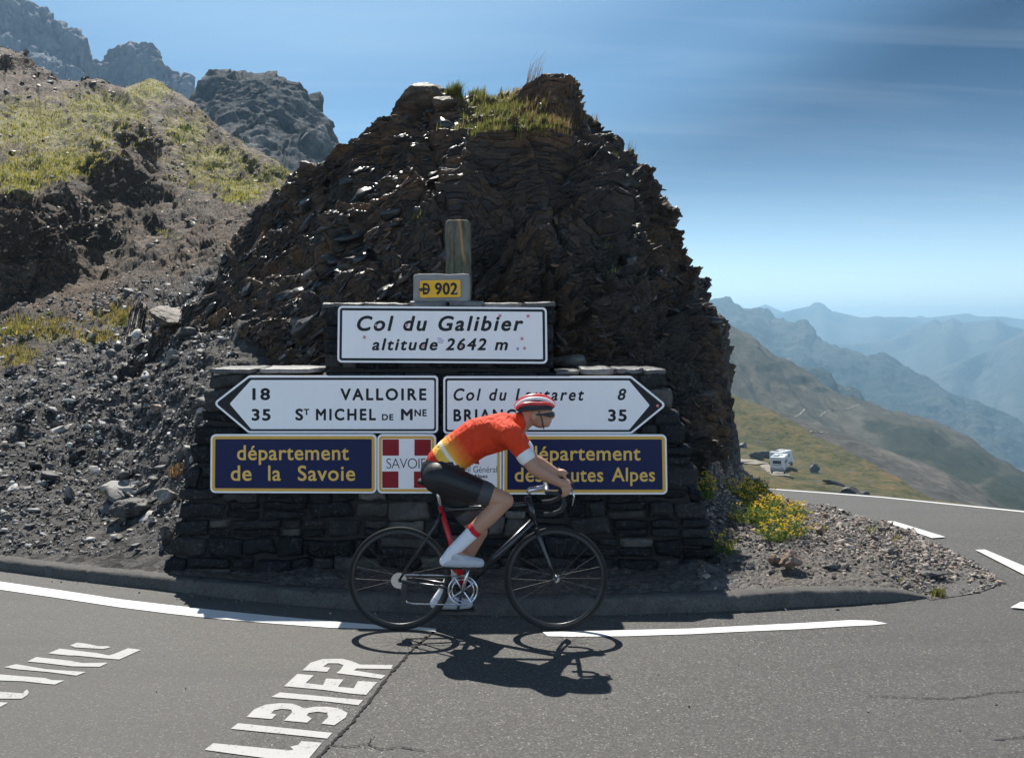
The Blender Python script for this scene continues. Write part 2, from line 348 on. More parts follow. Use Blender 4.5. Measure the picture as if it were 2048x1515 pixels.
# ------------------------------------------------------------------ lofted ground: curves of (column, depth, row) from near to far
def loft(name, curves, us, nseg, m, disp=None, masks=None, smooth=False, curve_interp=True):
    us = np.asarray(us, float); K = len(curves)
    cy = np.empty((K, len(us))); cv = np.empty((K, len(us)))
    for k, c in enumerate(curves):
        c = sorted(c); a = np.array(c, float)
        cy[k] = np.exp(np.interp(us, a[:, 0], np.log(a[:, 1]))); cv[k] = np.interp(us, a[:, 0], a[:, 2])
    X = (us[None] - CU) / F * cy; Z = H - (cv - HV) / F * cy
    rows = []
    for k in range(K - 1):
        n = nseg[k] if isinstance(nseg, (list, tuple)) else nseg
        t = np.linspace(0, 1, n, endpoint=False)[:, None] if k < K - 2 else np.linspace(0, 1, n)[:, None]
        def P(A):
            a, b = A[k], A[k + 1]
            if not curve_interp: return a + (b - a) * t
            d0 = (A[k + 1] - A[k - 1]) / 2 if k > 0 else (b - a); d1 = (A[k + 2] - A[k]) / 2 if k < K - 2 else (b - a)
            lim = np.abs(b - a) * 1.5 + 1e-9
            d0 = np.clip(d0, -lim, lim); d1 = np.clip(d1, -lim, lim)
            return (2 * t**3 - 3 * t**2 + 1) * a + (t**3 - 2 * t**2 + t) * d0 + (-2 * t**3 + 3 * t**2) * b + (t**3 - t**2) * d1
        rows.append(np.stack([P(X), P(cy), P(Z)], -1))
    G = np.concatenate(rows, 0)
    if disp is not None:
        gu = np.gradient(G, axis=1); gv = np.gradient(G, axis=0); N = np.cross(gu, gv)
        N /= np.linalg.norm(N, axis=-1, keepdims=True) + 1e-12
        N *= np.where(N[..., 2:3] * 0.5 - N[..., 1:2] < 0, -1, 1)
        G = disp(G, N)
    nr, ncol = G.shape[:2]
    idx = np.arange(nr * ncol).reshape(nr, ncol)
    FA = np.stack([idx[:-1, :-1], idx[:-1, 1:], idx[1:, 1:], idx[1:, :-1]], -1).reshape(-1, 4)
    me = mesh(name, G.reshape(-1, 3), FA, smooth)
    if masks:
        pu, pv = proj(G)
        for nm, fn in masks.items():
            at = me.attributes.new(nm, 'FLOAT', 'POINT'); at.data.foreach_set('value', np.asarray(fn(G, pu, pv), dtype=np.float32).ravel())
    o = obj(name, me, m)
    return o, G
def on(G, u, v, k=0.35):
    """the nearest point of a lofted surface seen at photo column u and row v"""
    pu, pv = proj(G); d = (pu - u) ** 2 + (pv - v) ** 2
    c = np.where(d < max(30, d.min() * 2.0), G[..., 1], 1e9); i = np.unravel_index(np.argmin(c), c.shape)
    return G[i].copy()
def poly_in(pu, pv, poly):
    x, y = np.array(poly, float).T; r = np.zeros(pu.shape, bool); j = len(x) - 1
    for i in range(len(x)):
        c = ((y[i] > pv) != (y[j] > pv)) & (pu < (x[j] - x[i]) * (pv - y[i]) / (y[j] - y[i] + 1e-12) + x[i]); r ^= c; j = i
    return r
def blob(pu, pv, pts):
    """soft mask: sum of round patches (u, v, ru, rv, strength)"""
    r = np.zeros(pu.shape)
    for (u, v, a, b, s) in pts: r = np.maximum(r, s * np.exp(-((pu - u) / a) ** 2 - ((pv - v) / b) ** 2))
    return r

# ------------------------------------------------------------------ road
FAR = [gp(1500, 972), gp(1540, 975), gp(1640, 982), gp(1760, 991), gp(1900, 1005), gp(2048, 1020), gp(2160, 1032)]
fx = np.array([p[0] for p in FAR]); fy = np.array([p[1] for p in FAR])
xs = np.concatenate([np.linspace(-26, -6, 12), np.linspace(-5.5, 8, 70), np.linspace(9, 26, 14)])
G = []
for x in xs:
    ymax = np.interp(x, fx, fy) if x > fx[0] else (fy[0] if x > 0.8 else 8.6)
    if x > fx[-1]: ymax = fy[-1] - (x - fx[-1]) * 0.55
    G.append([(x, y, float(gz(x, y))) for y in np.concatenate([np.linspace(-14, 4, 14), np.linspace(4.4, ymax, 60)])])
G = np.array(G); nr, nc_ = G.shape[:2]; idx = np.arange(nr * nc_).reshape(nr, nc_)
road = structure(obj('road', mesh('road', G.reshape(-1, 3), np.stack([idx[:-1, :-1], idx[1:, :-1], idx[1:, 1:], idx[:-1, 1:]], -1).reshape(-1, 4)), M['asphalt']))

def flat_poly(px, dz=0.004):
    P = [gp(u, v, dz) for u, v in px]; return P
def marking(name, polys, m, dz=0.004):
    bm = bmesh.new()
    for px in polys:
        vs = [bm.verts.new(p) for p in flat_poly(px, dz)]
        f = bm.faces.new(vs)
    bm.normal_update()
    for f in bm.faces:
        if f.normal.z < 0: f.normal_flip()
    bmesh.ops.triangulate(bm, faces=list(bm.faces))
    me = bpy.data.meshes.new(name); bm.to_mesh(me); bm.free()
    return structure(obj(name, me, m))
top = [(-900, 1058), (-600, 1084), (-300, 1118), (-120, 1143), (0, 1162), (118, 1179), (237, 1197), (340, 1209), (440, 1220), (550, 1231), (659, 1241), (760, 1249), (835, 1253), (872, 1256)]
bot = [(872, 1262), (835, 1259), (760, 1257), (659, 1254), (550, 1246), (440, 1237), (340, 1226), (237, 1213), (118, 1195), (0, 1178), (-120, 1158), (-300, 1133), (-600, 1098), (-900, 1070)]
marking('edge_line', [top + bot], M['line'])
marking('edge_line', [[(1085, 1263), (1120, 1262), (1250, 1259), (1380, 1256), (1480, 1251), (1600, 1245), (1700, 1239), (1745, 1240), (1775, 1246), (1745, 1249), (1700, 1251), (1600, 1257), (1480, 1262), (1380, 1267), (1250, 1271), (1140, 1272), (1095, 1271)]], M['line'])
for q in ([(1602, 1007), (1643, 1011), (1688, 1019), (1672, 1020), (1626, 1014)], [(1767, 1041.5), (1788, 1041.5), (1891, 1073), (1864, 1075)],
          [(1951, 1098.6), (1970, 1098), (2048, 1131), (2110, 1160), (2110, 1182), (2048, 1148)], [(2021, 1213.5), (2041, 1203), (2100, 1204), (2140, 1207), (2120, 1223), (2065, 1218)]):
    marking('road_marking', [q], M['line'], .012)
marking('far_edge_line', [[(1540, 976.5), (1640, 983.5), (1760, 992.5), (1900, 1006.5), (2048, 1021.5), (2160, 1033.5), (2160, 1036), (2048, 1023.5), (1900, 1008.3), (1760, 994), (1640, 985), (1540, 977.8)]], M['line'])
def zp(pts, s, ox, oy): return [(x * s + ox, y * s + oy) for x, y in pts]
S1 = 420 / 2048
LIB = [[(45, 1015), (130, 950), (860, 1020), (910, 1015), (880, 985), (960, 965), (990, 930), (1190, 945), (1040, 1125), (860, 1125), (300, 1050)],
       [(300, 810), (370, 755), (1290, 850), (1240, 905), (760, 855)],
       [(455, 695), (530, 620), (640, 575), (780, 560), (900, 565), (970, 590), (1020, 612), (1120, 595), (1250, 595), (1350, 610), (1440, 655), (1420, 700), (1310, 775), (1185, 760), (1210, 735), (1250, 700), (1240, 655), (1150, 643), (1060, 655), (1040, 680), (1090, 710), (1045, 750), (820, 730), (900, 650), (890, 625), (800, 615), (720, 630), (695, 660), (745, 670), (700, 715)],
       [(695, 500), (780, 455), (1590, 530), (1545, 580), (1250, 545)],
       [(820, 395), (950, 275), (1110, 290), (1030, 365), (1200, 385), (1230, 320), (1400, 330), (1345, 400), (1500, 415), (1540, 345), (1730, 355), (1620, 480), (1460, 465), (1200, 430)],
       [(1000, 240), (1080, 165), (1200, 130), (1380, 128), (1480, 150), (1560, 185), (1880, 188), (1865, 228), (1530, 222), (1500, 240), (1810, 290), (1770, 322), (1330, 268), (1370, 235), (1400, 190), (1350, 172), (1250, 172), (1200, 205), (1270, 215), (1240, 255)],
       [(-560, 1230), (-470, 1160), (250, 1215), (650, 1240), (700, 1290), (-100, 1270)]]
marking('road_lettering', [zp(p, S1, 400, 1290) for p in LIB], M['letters'])
S2 = 330 / 2048
UIL = [[(870, 245), (960, 210), (1080, 225), (1220, 255), (1340, 255), (1370, 270), (1280, 290), (1100, 280), (930, 270)],
       [(600, 345), (740, 285), (1200, 340), (1350, 370), (1420, 350), (1590, 280), (1750, 300), (1480, 420), (1350, 410), (930, 370), (860, 370)],
       [(340, 445), (450, 390), (870, 435), (1020, 465), (1340, 460), (1240, 510), (900, 505), (560, 465)],
       [(50, 515), (200, 478), (570, 540), (840, 560), (920, 565), (1065, 575), (950, 620), (600, 575), (200, 540)],
       [(-500, 575), (0, 605), (560, 650), (640, 675), (800, 680), (680, 730), (560, 720), (300, 690), (0, 680), (-500, 640)],
       [(-500, 790), (0, 820), (280, 840), (330, 790), (360, 820), (340, 860), (270, 905), (0, 905), (-500, 870)],
       [(-400, 960), (-100, 945), (100, 955), (0, 1010), (-300, 1130)]]
marking('road_lettering', [zp(p, S2, 0, 1250) for p in UIL], M['letters'])
# cracks in the surface: the long joint and fine branches
def crack(px, w0, seed, m):
    rr = random.Random(seed); L, Rr = [], []
    P = []
    for i in range(len(px) - 1):
        a, b = np.array(px[i], float), np.array(px[i + 1], float); n = max(2, int(np.hypot(*(b - a)) / 4))
        for k in range(n): P.append(a + (b - a) * k / n)
    P.append(np.array(px[-1], float))
    W = [gp(p[0] + rr.uniform(-1.6, 1.6), p[1] + rr.uniform(-1.0, 1.0), 0.0055) for p in P]
    V, Fa = [], []
    for i, p in enumerate(W):
        t = W[min(i + 1, len(W) - 1)] - W[max(i - 1, 0)]; n = np.array([-t[1], t[0], 0]); n /= np.linalg.norm(n) + 1e-9
        ww = w0 * rr.uniform(0.35, 1.3); V += [p + n * ww, p - n * ww]
        if i: Fa.append((2 * i - 2, 2 * i - 1, 2 * i + 1, 2 * i))
    return V, Fa
M['tar'] = plain('crack_tar', (0.010, 0.010, 0.010), 0.8, 0.2)
mb = MB()
for px, ww, s in (([(868, 1262), (850, 1275), (820, 1303), (785, 1340), (740, 1398), (700, 1448), (668, 1480), (630, 1520), (590, 1575)], 0.009, 1),
                  ([(662, 1488), (700, 1492), (735, 1486), (760, 1496), (800, 1492), (850, 1500)], 0.004, 2),
                  ([(1735, 1390), (1790, 1392), (1850, 1394), (1900, 1396), (1950, 1390), (1985, 1384), (2060, 1380)], 0.0035, 3),
                  ([(1990, 1478), (2060, 1470)], 0.004, 4), ([(735, 1486), (748, 1470)], 0.003, 5)):
    V, Fa = crack(px, ww, s, None); mb.add(V, Fa)
structure(mb.build('road_crack', M['tar']))

# kerb
kb = [(-900, 1052, .08), (-600, 1076, .08), (-300, 1108, .08), (-120, 1126, .08), (0, 1140, .08), (150, 1160, .085), (300, 1177, .09), (385, 1188, .095), (560, 1208, .10), (700, 1219, .105), (870, 1228, .11), (1050, 1232, .11), (1250, 1229, .11), (1400, 1224, .11), (1480, 1222, .11), (1600, 1214, .11), (1700, 1209, .10), (1770, 1204, .085), (1820, 1200, .05), (1862, 1196, .012)]
kp = np.array([gp(u, v) for u, v, h in kb]); kh = np.array([h for *_, h in kb])
sarc = np.concatenate([[0], np.cumsum(np.linalg.norm(np.diff(kp, axis=0), axis=1))])
ss = np.arange(0, sarc[-1], 0.025); KP = np.stack([np.interp(ss, sarc, kp[:, i]) for i in range(3)], -1)
for _ in range(30): KP[1:-1] = 0.25 * KP[:-2] + 0.5 * KP[1:-1] + 0.25 * KP[2:]
KH = np.interp(ss, sarc, kh)
T = np.gradient(KP, axis=0); T[:, 2] = 0; T /= np.linalg.norm(T, axis=1, keepdims=True); NB = np.stack([-T[:, 1], T[:, 0], 0 * T[:, 0]], -1)
prof = [(0.0, -0.06), (0.004, 0.3), (0.010, 0.75), (0.022, 0.95), (0.045, 1.0), (0.10, 1.0), (0.145, 0.99), (0.15, 0.5), (0.15, -0.4)]
KV = []
for j, (a, b) in enumerate(prof):
    q = KP + NB * a; q[:, 2] = KH * b if b > 0 else b
    nzv = vnoise(np.stack([ss * 9, ss * 0 + j, ss * 0], -1), 3) * 0.006 + vnoise(np.stack([ss * 40, ss * 0 + j, ss * 0], -1), 4) * 0.003
    q = q + NB * nzv[:, None]; q[:, 2] += nzv * 0.8
    jn = (np.abs((ss % 1.0) - 0.5) < 0.013); q[jn, 2] -= 0.014 * (b > 0.5); q[jn] += NB[jn] * 0.008
    KV.append(q)
KV = np.array(KV); a_, b_ = KV.shape[:2]; idx = np.arange(a_ * b_).reshape(a_, b_)
n = NT('kerb_concrete'); kc = n.mix(n.noise(7, 7, 0.7), (0.026, 0.025, 0.0235), (0.145, 0.139, 0.130)); kc = n.mix(n.ramp(n.noise(60, 3), [(0.45, 0.0), (0.7, 0.6)]), kc, (0.03, 0.029, 0.027))
M['kerb'] = n.fin(kc, 0.8, 0.2, n.bump(n.noise(50, 5, 0.7), 0.6, 0.01))
structure(obj('kerb', mesh('kerb', KV.reshape(-1, 3), np.stack([idx[:-1, :-1], idx[:-1, 1:], idx[1:, 1:], idx[1:, :-1]], -1).reshape(-1, 4), True), M['kerb']))
kbk = KP + NB * 0.13; kbu, _ = proj(kbk + np.array([0, 0, 0.1]))
def kerb_back(u): 
    o_ = np.argsort(kbu); return float(np.interp(u, kbu[o_], kbk[o_, 1])), float(np.interp(u, kbu[o_], KH[o_]))
def pz(u, Y, z): return (u, Y, HV + (H - z) * F / Y)

# ------------------------------------------------------------------ gravel shoulder round the kerb, widening to the right
INNER = [(1592, 1003), (1633, 1012), (1670, 1019), (1701, 1027), (1738, 1039), (1779, 1051), (1820, 1066), (1871, 1088), (1922, 1112), (1963, 1133), (1990, 1153), (2000, 1165)]
front, back, mid = [], [], []
for u in list(range(280, 1790, 40)) + [1800, 1830]:
    y, h = kerb_back(u); front.append(pz(u, y, max(h - 0.012, 0.012)))
for u, v in ((1862, 1199), (1881, 1195), (1919, 1190), (1956, 1184), (1987, 1173), (2000, 1165.5)):
    p = gp(u, v, 0.006); front.append((u, p[1], v))
back = [pz(280, 8.9, .15), pz(600, 8.9, .12), pz(1300, 9.0, .12), pz(1380, 9.6, .45), pz(1420, 10.0, .85), (1450, 10.3, 905), (1475, 10.5, 925), (1500, 10.8, 950), (1530, 11.1, 978), (1560, 11.3, 993)]
for u, v in INNER:
    p = gp(u, v, 0.006); back.append((u, p[1], v))
mid = [pz(280, 8.2, .13), pz(600, 8.1, .11), pz(1300, 8.2, .12), pz(1380, 8.5, .22), pz(1440, 8.7, .30), pz(1500, 8.8, .27), pz(1560, 8.8, .21), pz(1640, 8.7, .16), pz(1740, 8.5, .11), pz(1840, 8.1, .06), (1920, gp(1920, 1150)[1], 1149), (1965, gp(1965, 1158)[1], 1157.5), (2000, gp(2000, 1165)[1], 1165)]
def d_sh(P, N):
    e = fbm(P * 5, 4, 31) * 0.022 + fbm(P * 22, 3, 35) * 0.008 + sstep(8.3, 10, P[..., 1]) * fbm(P * 2.2, 3, 39) * 0.05
    edge = np.ones(P.shape[:2]); edge[:3] *= 0.2; edge[-3:] *= 0.2
    P = P.copy(); P[..., 2] += e * edge * sstep(2005, 1930, proj(P)[0]); return P
sho, GS = loft('gravel_shoulder', [front, mid, back], np.arange(280, 2001, 4), [70, 90], M['shoulder'], d_sh)
structure(sho)

# ------------------------------------------------------------------ left scree slope and grassy ridge (one terrain sheet)
U0 = -900
L = []
L.append([pz(U0, kerb_back(-880)[0] + .1, .07)] + [pz(u, kerb_back(u)[0], 0.07) for u in range(-860, 330, 40)] + [pz(330, kerb_back(330)[0], .08), pz(640, 7.8, .08)])
L.append([(U0, 11.6, 930), (-100, 9.8, 965), (0, 9.5, 962), (100, 9.2, 1000), (200, 9.0, 1030), (320, 8.7, 1010), (400, 8.6, 985), (640, 8.7, 985)])
L.append([(U0, 15, 800), (0, 13, 795), (200, 11.5, 820), (320, 10.3, 800), (420, 9.6, 770), (500, 9.5, 780), (640, 9.5, 800)])
L.append([(U0, 19.5, 725), (0, 18, 725), (200, 16, 690), (300, 14.5, 650), (420, 12.9, 610), (500, 12.4, 600), (640, 12.2, 600)])
L.append([(U0, 25.4, 610), (0, 25.2, 608), (100, 26.6, 592), (200, 29, 560), (280, 28.5, 520), (350, 24, 535), (450, 18.5, 530), (640, 16.5, 500)])
L.append([(U0, 26.0, 455), (0, 25.8, 455), (60, 27.0, 452), (150, 29.6, 440), (220, 32.6, 425), (300, 35.5, 400), (350, 33, 430), (450, 30, 425), (640, 26, 420)])
L.append([(U0, 29, 400), (0, 29, 400), (60, 31, 380), (100, 32, 365), (150, 34, 345), (200, 36, 315), (240, 38, 275), (270, 39.5, 250), (300, 40, 258), (330, 41, 300), (370, 42, 350), (420, 42, 378), (500, 43, 392), (640, 44, 405)])
L.append([(U0, 43, 240), (0, 43, 250), (100, 46, 262), (200, 49, 250), (250, 50, 228), (300, 51, 218), (360, 50, 255), (420, 48, 310), (500, 47, 352), (640, 45.5, 378)])
RIDGE = [(U0, 60, 20), (-60, 58, 62), (0, 58, 92), (20, 58, 98), (60, 58.5, 128), (85, 60, 140), (118, 60, 160), (160, 62, 170), (200, 62, 163), (215, 62, 172), (250, 63, 178), (280, 64, 172), (300, 64, 164), (315, 63, 170), (340, 61, 186), (360, 60, 195), (400, 58, 225), (430, 56, 248), (480, 53, 285), (520, 50, 312), (560, 48, 340), (580, 47, 350), (640, 46, 385)]
L.append(RIDGE)
L.append([(u, Y + 9, v + 140) for u, Y, v in RIDGE])
def d_left(P, N):
    pu, pv = proj(P); Y = P[..., 1]
    sc_ = np.clip(Y / 30, 0.12, 1.3)
    far = sstep(14, 30, Y)
    cliff = sstep(470, 380, pv + 0.0 * pu) * 0
    rock = rockmask(P, pu, pv)
    rid = 1 - 0.75 * np.exp(-((pv - np.interp(pu, [r[0] for r in RIDGE], [r[2] for r in RIDGE])) / 12) ** 2) * (1 - rock)
    e = fbm(P * 0.16, 4, 51) * 0.28 * far + fbm(P * 0.55, 5, 55) * 0.16 * far + fbm(P * 1.5, 4, 63) * 0.09 * sstep(9, 14, Y)
    # gullies running down the slope
    q = P.copy(); q[..., 0] = (P[..., 0] + P[..., 1] * 0.55) * 0.5; q[..., 1] *= 0.06; q[..., 2] *= 0.02
    e = e + (ridged(q, 4, 58) - .3) * 0.34 * far
    f1, f2, cid, vec = worley(P * np.array([0.45, 0.45, 0.8]), 71); g1, g2, cid2, vec2 = worley(P * np.array([1.5, 1.5, 2.4]), 72)
    e = e + rock * ((cid - 0.5) * 0.5 + (cid2 - .5) * .35 + vec2[..., 2] * .2 + fbm(P * 1.1, 5, 75) * 0.30)
    e = e * rid
    e = e + fbm(P * 6, 3, 77) * 0.02 * sstep(8.2, 9.5, Y) + (fbm(P * 2.4, 4, 78) * 0.09 + ridged(P * np.array([1.6, 1.6, 4.0]), 4, 79) * 0.06) * sstep(8.6, 11, Y) * (1 - far)
    fade = np.ones(P.shape[:2])
    return P + N * e[..., None]
def rockmask(P, pu, pv):
    m = blob(pu, pv, [(120, 440, 130, 55, 1.0), (230, 360, 90, 50, 1.0), (280, 280, 50, 35, 1.0), (20, 470, 120, 70, 1.0), (30, 125, 60, 22, 1.0), (90, 155, 40, 14, .9),
                      (180, 175, 30, 14, .7), (320, 400, 60, 60, .55), (420, 520, 40, 40, .4), (380, 235, 25, 20, .7), (470, 275, 25, 18, .6)])
    return m
def grassmask(P, pu, pv):
    m = blob(pu, pv, [(60, 250, 130, 60, .8), (200, 215, 110, 45, .75), (300, 180, 60, 30, .8), (120, 330, 110, 35, .95), (40, 350, 70, 40, .95), (260, 230, 60, 20, .6),
                      (370, 260, 60, 45, .75), (430, 320, 60, 40, .8), (480, 370, 60, 28, .8), (480, 395, 50, 16, .9), (400, 345, 30, 15, .6), (545, 350, 60, 40, .6),
                      (120, 260, 260, 80, .55), (430, 330, 120, 70, .6), (60, 665, 90, 25, .62), (240, 640, 50, 18, .85), (180, 680, 50, 14, .7), (30, 715, 60, 25, .6), (330, 470, 40, 20, .35)])
    return m
left, GL = loft('scree_slope', L, np.concatenate([np.arange(U0, 0, 8), np.arange(0, 641, 2.2)]), [46, 70, 70, 60, 60, 50, 60, 70, 14], M['hill'], d_left, {'grass': grassmask, 'rock': rockmask, 'near': lambda P, u, v: sstep(21, 14, P[..., 1])})
structure(left)

# ------------------------------------------------------------------ the rock outcrop behind the wall
Rk = []
Rk.append([(250, 11.3, 800), (420, 9.6, 900), (520, 8.5, 1110), (900, 8.3, 1130), (1300, 8.5, 1120), (1400, 9.0, 1070), (1455, 9.7, 1020), (1482, 10.2, 990)])
Rk.append([(250, 12.6, 700), (420, 10.7, 650), (520, 9.5, 650), (660, 8.95, 600), (800, 8.75, 575), (915, 8.7, 560), (1120, 8.9, 600), (1250, 9.2, 640), (1344, 9.6, 720), (1400, 9.8, 760), (1455, 10.1, 880), (1482, 10.5, 978)])
Rk.append([(250, 13.3, 665), (420, 11.9, 570), (500, 11.2, 520), (600, 10.5, 470), (740, 9.9, 440), (915, 9.6, 420), (1080, 9.75, 420), (1200, 10.0, 430), (1289, 10.3, 535), (1350, 10.4, 600), (1400, 10.5, 680), (1440, 10.5, 770), (1460, 10.5, 850), (1482, 10.7, 973)])
Rk.append([(250, 13.7, 650), (420, 12.5, 535), (500, 12.0, 450), (600, 11.4, 390), (740, 10.9, 330), (850, 10.6, 290), (915, 10.45, 285), (1000, 10.35, 265), (1100, 10.4, 265), (1180, 10.7, 300), (1240, 10.95, 360), (1300, 11.0, 440), (1350, 11.0, 520), (1400, 10.9, 600), (1440, 10.8, 720), (1462, 10.75, 830), (1482, 10.9, 968)])
RT = [(250, 14, 655), (300, 13.6, 628), (400, 12.9, 552), (440, 12.8, 500), (470, 12.7, 455), (500, 12.6, 420), (560, 12.4, 362), (600, 11.8, 328), (665, 11.4, 290), (700, 11.5, 275), (740, 11.4, 246), (778, 11.35, 226), (810, 11.35, 212), (860, 11.35, 195), (915, 11.35, 184), (960, 11.35, 172), (1000, 11.35, 172), (1040, 11.35, 164), (1080, 11.35, 162), (1105, 11.35, 156), (1140, 11.35, 152), (1158, 11.35, 170), (1168, 11.35, 200), (1188, 11.4, 246), (1215, 11.55, 275), (1245, 11.5, 303), (1270, 11.5, 330), (1282, 11.5, 352), (1308, 11.4, 372), (1330, 11.4, 395), (1342, 11.3, 425), (1358, 11.3, 478), (1385, 11.2, 510), (1398, 11.2, 535), (1414, 11.1, 580), (1428, 11.0, 640), (1438, 11.0, 690), (1447, 10.95, 735), (1455, 10.9, 765), (1463, 10.9, 820), (1466, 10.9, 870), (1474, 11, 930), (1482, 11.1, 965)]
Rk.append(RT)
Rk.append([(u, Y + 0.9, v + 60) for u, Y, v in RT])
Rk.append([pz(u, Y + 2.8, min(0.0, H - (v - HV) / F * Y - 1.0)) for u, Y, v in RT])
ROCKATTR = {}
def d_rock(P, N):
    pu, pv = proj(P)
    x, y, z = P[..., 0], P[..., 1], P[..., 2]
    wv = fbm(P * 0.8, 4, 101)
    rr = np.hypot((x - 0.30) * 0.95, z + 0.9); th = np.arctan2(x - 0.30, z + 0.9)
    s = rr + 0.10 * (y - 9) + 0.10 * wv
    al = th * 2.6 + y * 0.5
    ROCKATTR['bed'] = s; ROCKATTR['along'] = al
    Q = np.stack([al, s, y * 0.8], -1)
    f1, f2, cid, vec = worley(Q * np.array([0.9, 1.3, 0.9]), 111)
    g1, g2, cid2, vec2 = worley(Q * np.array([2.4, 4.2, 2.4]) + 5.5, 121)
    h1, h2, cid3, vec3 = worley(Q * np.array([6.0, 10.0, 6.0]) + 2.5, 124)
    tl = (cid - .5) * 2; tl2 = (cid2 - .5) * 2
    e = fbm(P * 0.6, 4, 105) * 0.22 + (cid - 0.5) * 0.26 + vec[..., 0] * tl * 0.20 + vec[..., 1] * (0.12 + .1 * tl) \
        + (cid2 - 0.5) * 0.17 + vec2[..., 0] * tl2 * 0.12 + vec2[..., 1] * 0.14 + (cid3 - 0.5) * 0.075 + vec3[..., 1] * 0.08
    # open joints between the blocks
    e = e - 0.10 * np.exp(-((f2 - f1) / 0.05) ** 2) - 0.035 * np.exp(-((g2 - g1) / 0.06) ** 2)
    k1, k2, cid4, vec4 = worley(Q * np.array([14.0, 22.0, 14.0]) + 7.5, 127)
    e = e + (cid4 - .5) * .035 + vec4[..., 1] * .045 + fbm(P * 9, 3, 151) * 0.012
    # the smooth arched slab in the upper middle
    slab = np.exp(-((pu - 1060) / 125) ** 2 - ((pv - 400) / 95) ** 2)
    def rim(cu, cv, ru, rv, hgt, fall):
        rr_ = np.sqrt(((pu - cu) / ru) ** 2 + ((pv - cv) / rv) ** 2) + .05 * vnoise(P * 3, 171); inn = sstep(1.03, .97, rr_) * sstep(cv + fall, cv - rv * .2, pv)
        return inn * hgt * (1 - .5 * sstep(.95, .2, rr_))
    e = e * (1 - 0.70 * slab) + slab * 0.10 + rim(1050, 470, 165, 205, .30, 40) + rim(1000, 520, 95, 225, .10, 60) + rim(770, 520, 120, 190, .20, 60) + rim(1150, 600, 150, 160, .22, 70) - 0.22 * sstep(950, 700, pu) - 0.06
    fade = sstep(1484, 1380, pu) * 0.80 + 0.20
    soil = blob(pu, pv, [(1000, 230, 110, 45, .85)]); e = e * (1 - 0.7 * soil)
    e = e + .20 * blob(pu, pv, [(1112, 195, 48, 42, 1.0)]) + .10 * (cid2 - .3) * blob(pu, pv, [(1112, 195, 60, 50, 1.0)])
    return P + N * (e * fade)[..., None]
def brownmask(P, pu, pv):
    return np.clip(0.75 * sstep(1350, 950, pu) + .06 + blob(pu, pv, [(560, 430, 140, 90, 1.0), (450, 520, 90, 70, 1.0), (1130, 200, 70, 60, 1.0), (1350, 480, 80, 120, .8), (1440, 780, 40, 160, 1.0), (820, 190, 70, 40, 1.0), (960, 640, 300, 100, .3), (700, 300, 80, 60, .9), (1000, 235, 110, 50, 1.0)]), 0, 1)  # brown drops off rightward, painting the shaded right flank darker
us = np.concatenate([np.arange(250, 1380, 1.7), np.arange(1380, 1482.5, 0.7)])
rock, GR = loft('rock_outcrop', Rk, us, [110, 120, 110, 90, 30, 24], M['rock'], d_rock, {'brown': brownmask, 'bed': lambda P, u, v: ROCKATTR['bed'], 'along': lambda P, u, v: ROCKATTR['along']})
structure(rock)

# ------------------------------------------------------------------ distant ridges on the left
def ridge_disp(amp, s, seed, aniso=(1, 1, 1), rid=True, fine=0.35):
    an = np.array(aniso)
    def f(P, N):
        e = ((ridged(P * s * an, 6, seed) - 0.45) if rid else fbm(P * s * an, 6, seed)) * amp + fbm(P * s * 9 * an, 4, seed + 20) * amp * fine
        return P + N * e[..., None]
    return f
M['peak'] = m_far('peak_rock', (0.022, 0.028, 0.034), (0.060, 0.068, 0.074), (0.24, 0.235, 0.215), 0.10, 2.5)
pk = [(330, 150, 262), (352, 150, 235), (380, 150, 200), (400, 150, 185), (425, 150, 160), (437, 150, 150), (452, 150, 145), (465, 150, 149), (485, 150, 143), (505, 150, 145), (525, 150, 141), (545, 150, 140), (565, 150, 147), (580, 150, 158), (598, 150, 162), (612, 150, 176), (622, 150, 182), (629, 150, 200), (631, 149, 215), (637, 149, 226), (652, 148, 238), (662, 147, 262), (668, 146, 285), (690, 143, 340), (720, 140, 400)]
mid_ = [(330, 125, 330), (440, 128, 255), (520, 124, 285), (600, 126, 300), (660, 128, 340), (720, 130, 420)]
upm = [(330, 138, 290), (440, 141, 190), (500, 137, 205), (540, 134, 230), (600, 138, 240), (640, 140, 262), (665, 139, 305), (720, 136, 410)]
bas = [(330, 105, 430), (520, 105, 440), (720, 105, 470)]
pko, GP = loft('rocky_peak', [bas, mid_, upm, pk, [(u, Y + 35, v + 150) for u, Y, v in pk]], np.arange(330, 721, 1.6), [50, 60, 60, 20], M['peak'],
               lambda P, N: ridge_disp(0.9, 0.10, 201, (1, 1, .8), True)(P + N * ((worley(P * np.array([.16, .16, .12]), 205)[2] - 0.5) * 2.2)[..., None] * sstep(400, 470, proj(P)[0])[..., None], N))
structure(pko)
M['massif'] = m_far('limestone_massif', (0.12, 0.145, 0.18), (0.185, 0.21, 0.245), (0.28, 0.29, 0.30), 0.045, 4.0, (1, 1, 0.4))
ms = [(-420, 290, -70), (-200, 290, -60), (-60, 290, -25), (0, 290, -12), (45, 290, 0), (60, 290, 8), (90, 290, 28), (115, 290, 45), (130, 290, 55), (145, 290, 57), (156, 290, 62), (166, 290, 76), (176, 290, 102), (186, 290, 126), (200, 290, 128), (215, 290, 124), (222, 290, 108), (237, 290, 98), (262, 290, 92), (290, 290, 97), (308, 290, 107), (320, 290, 120), (325, 290, 140), (338, 290, 152), (345, 290, 156), (349, 290, 147), (354, 290, 163), (366, 290, 166), (372, 290, 160), (380, 290, 164), (385, 290, 184), (390, 290, 205), (430, 290, 270), (520, 290, 400)]
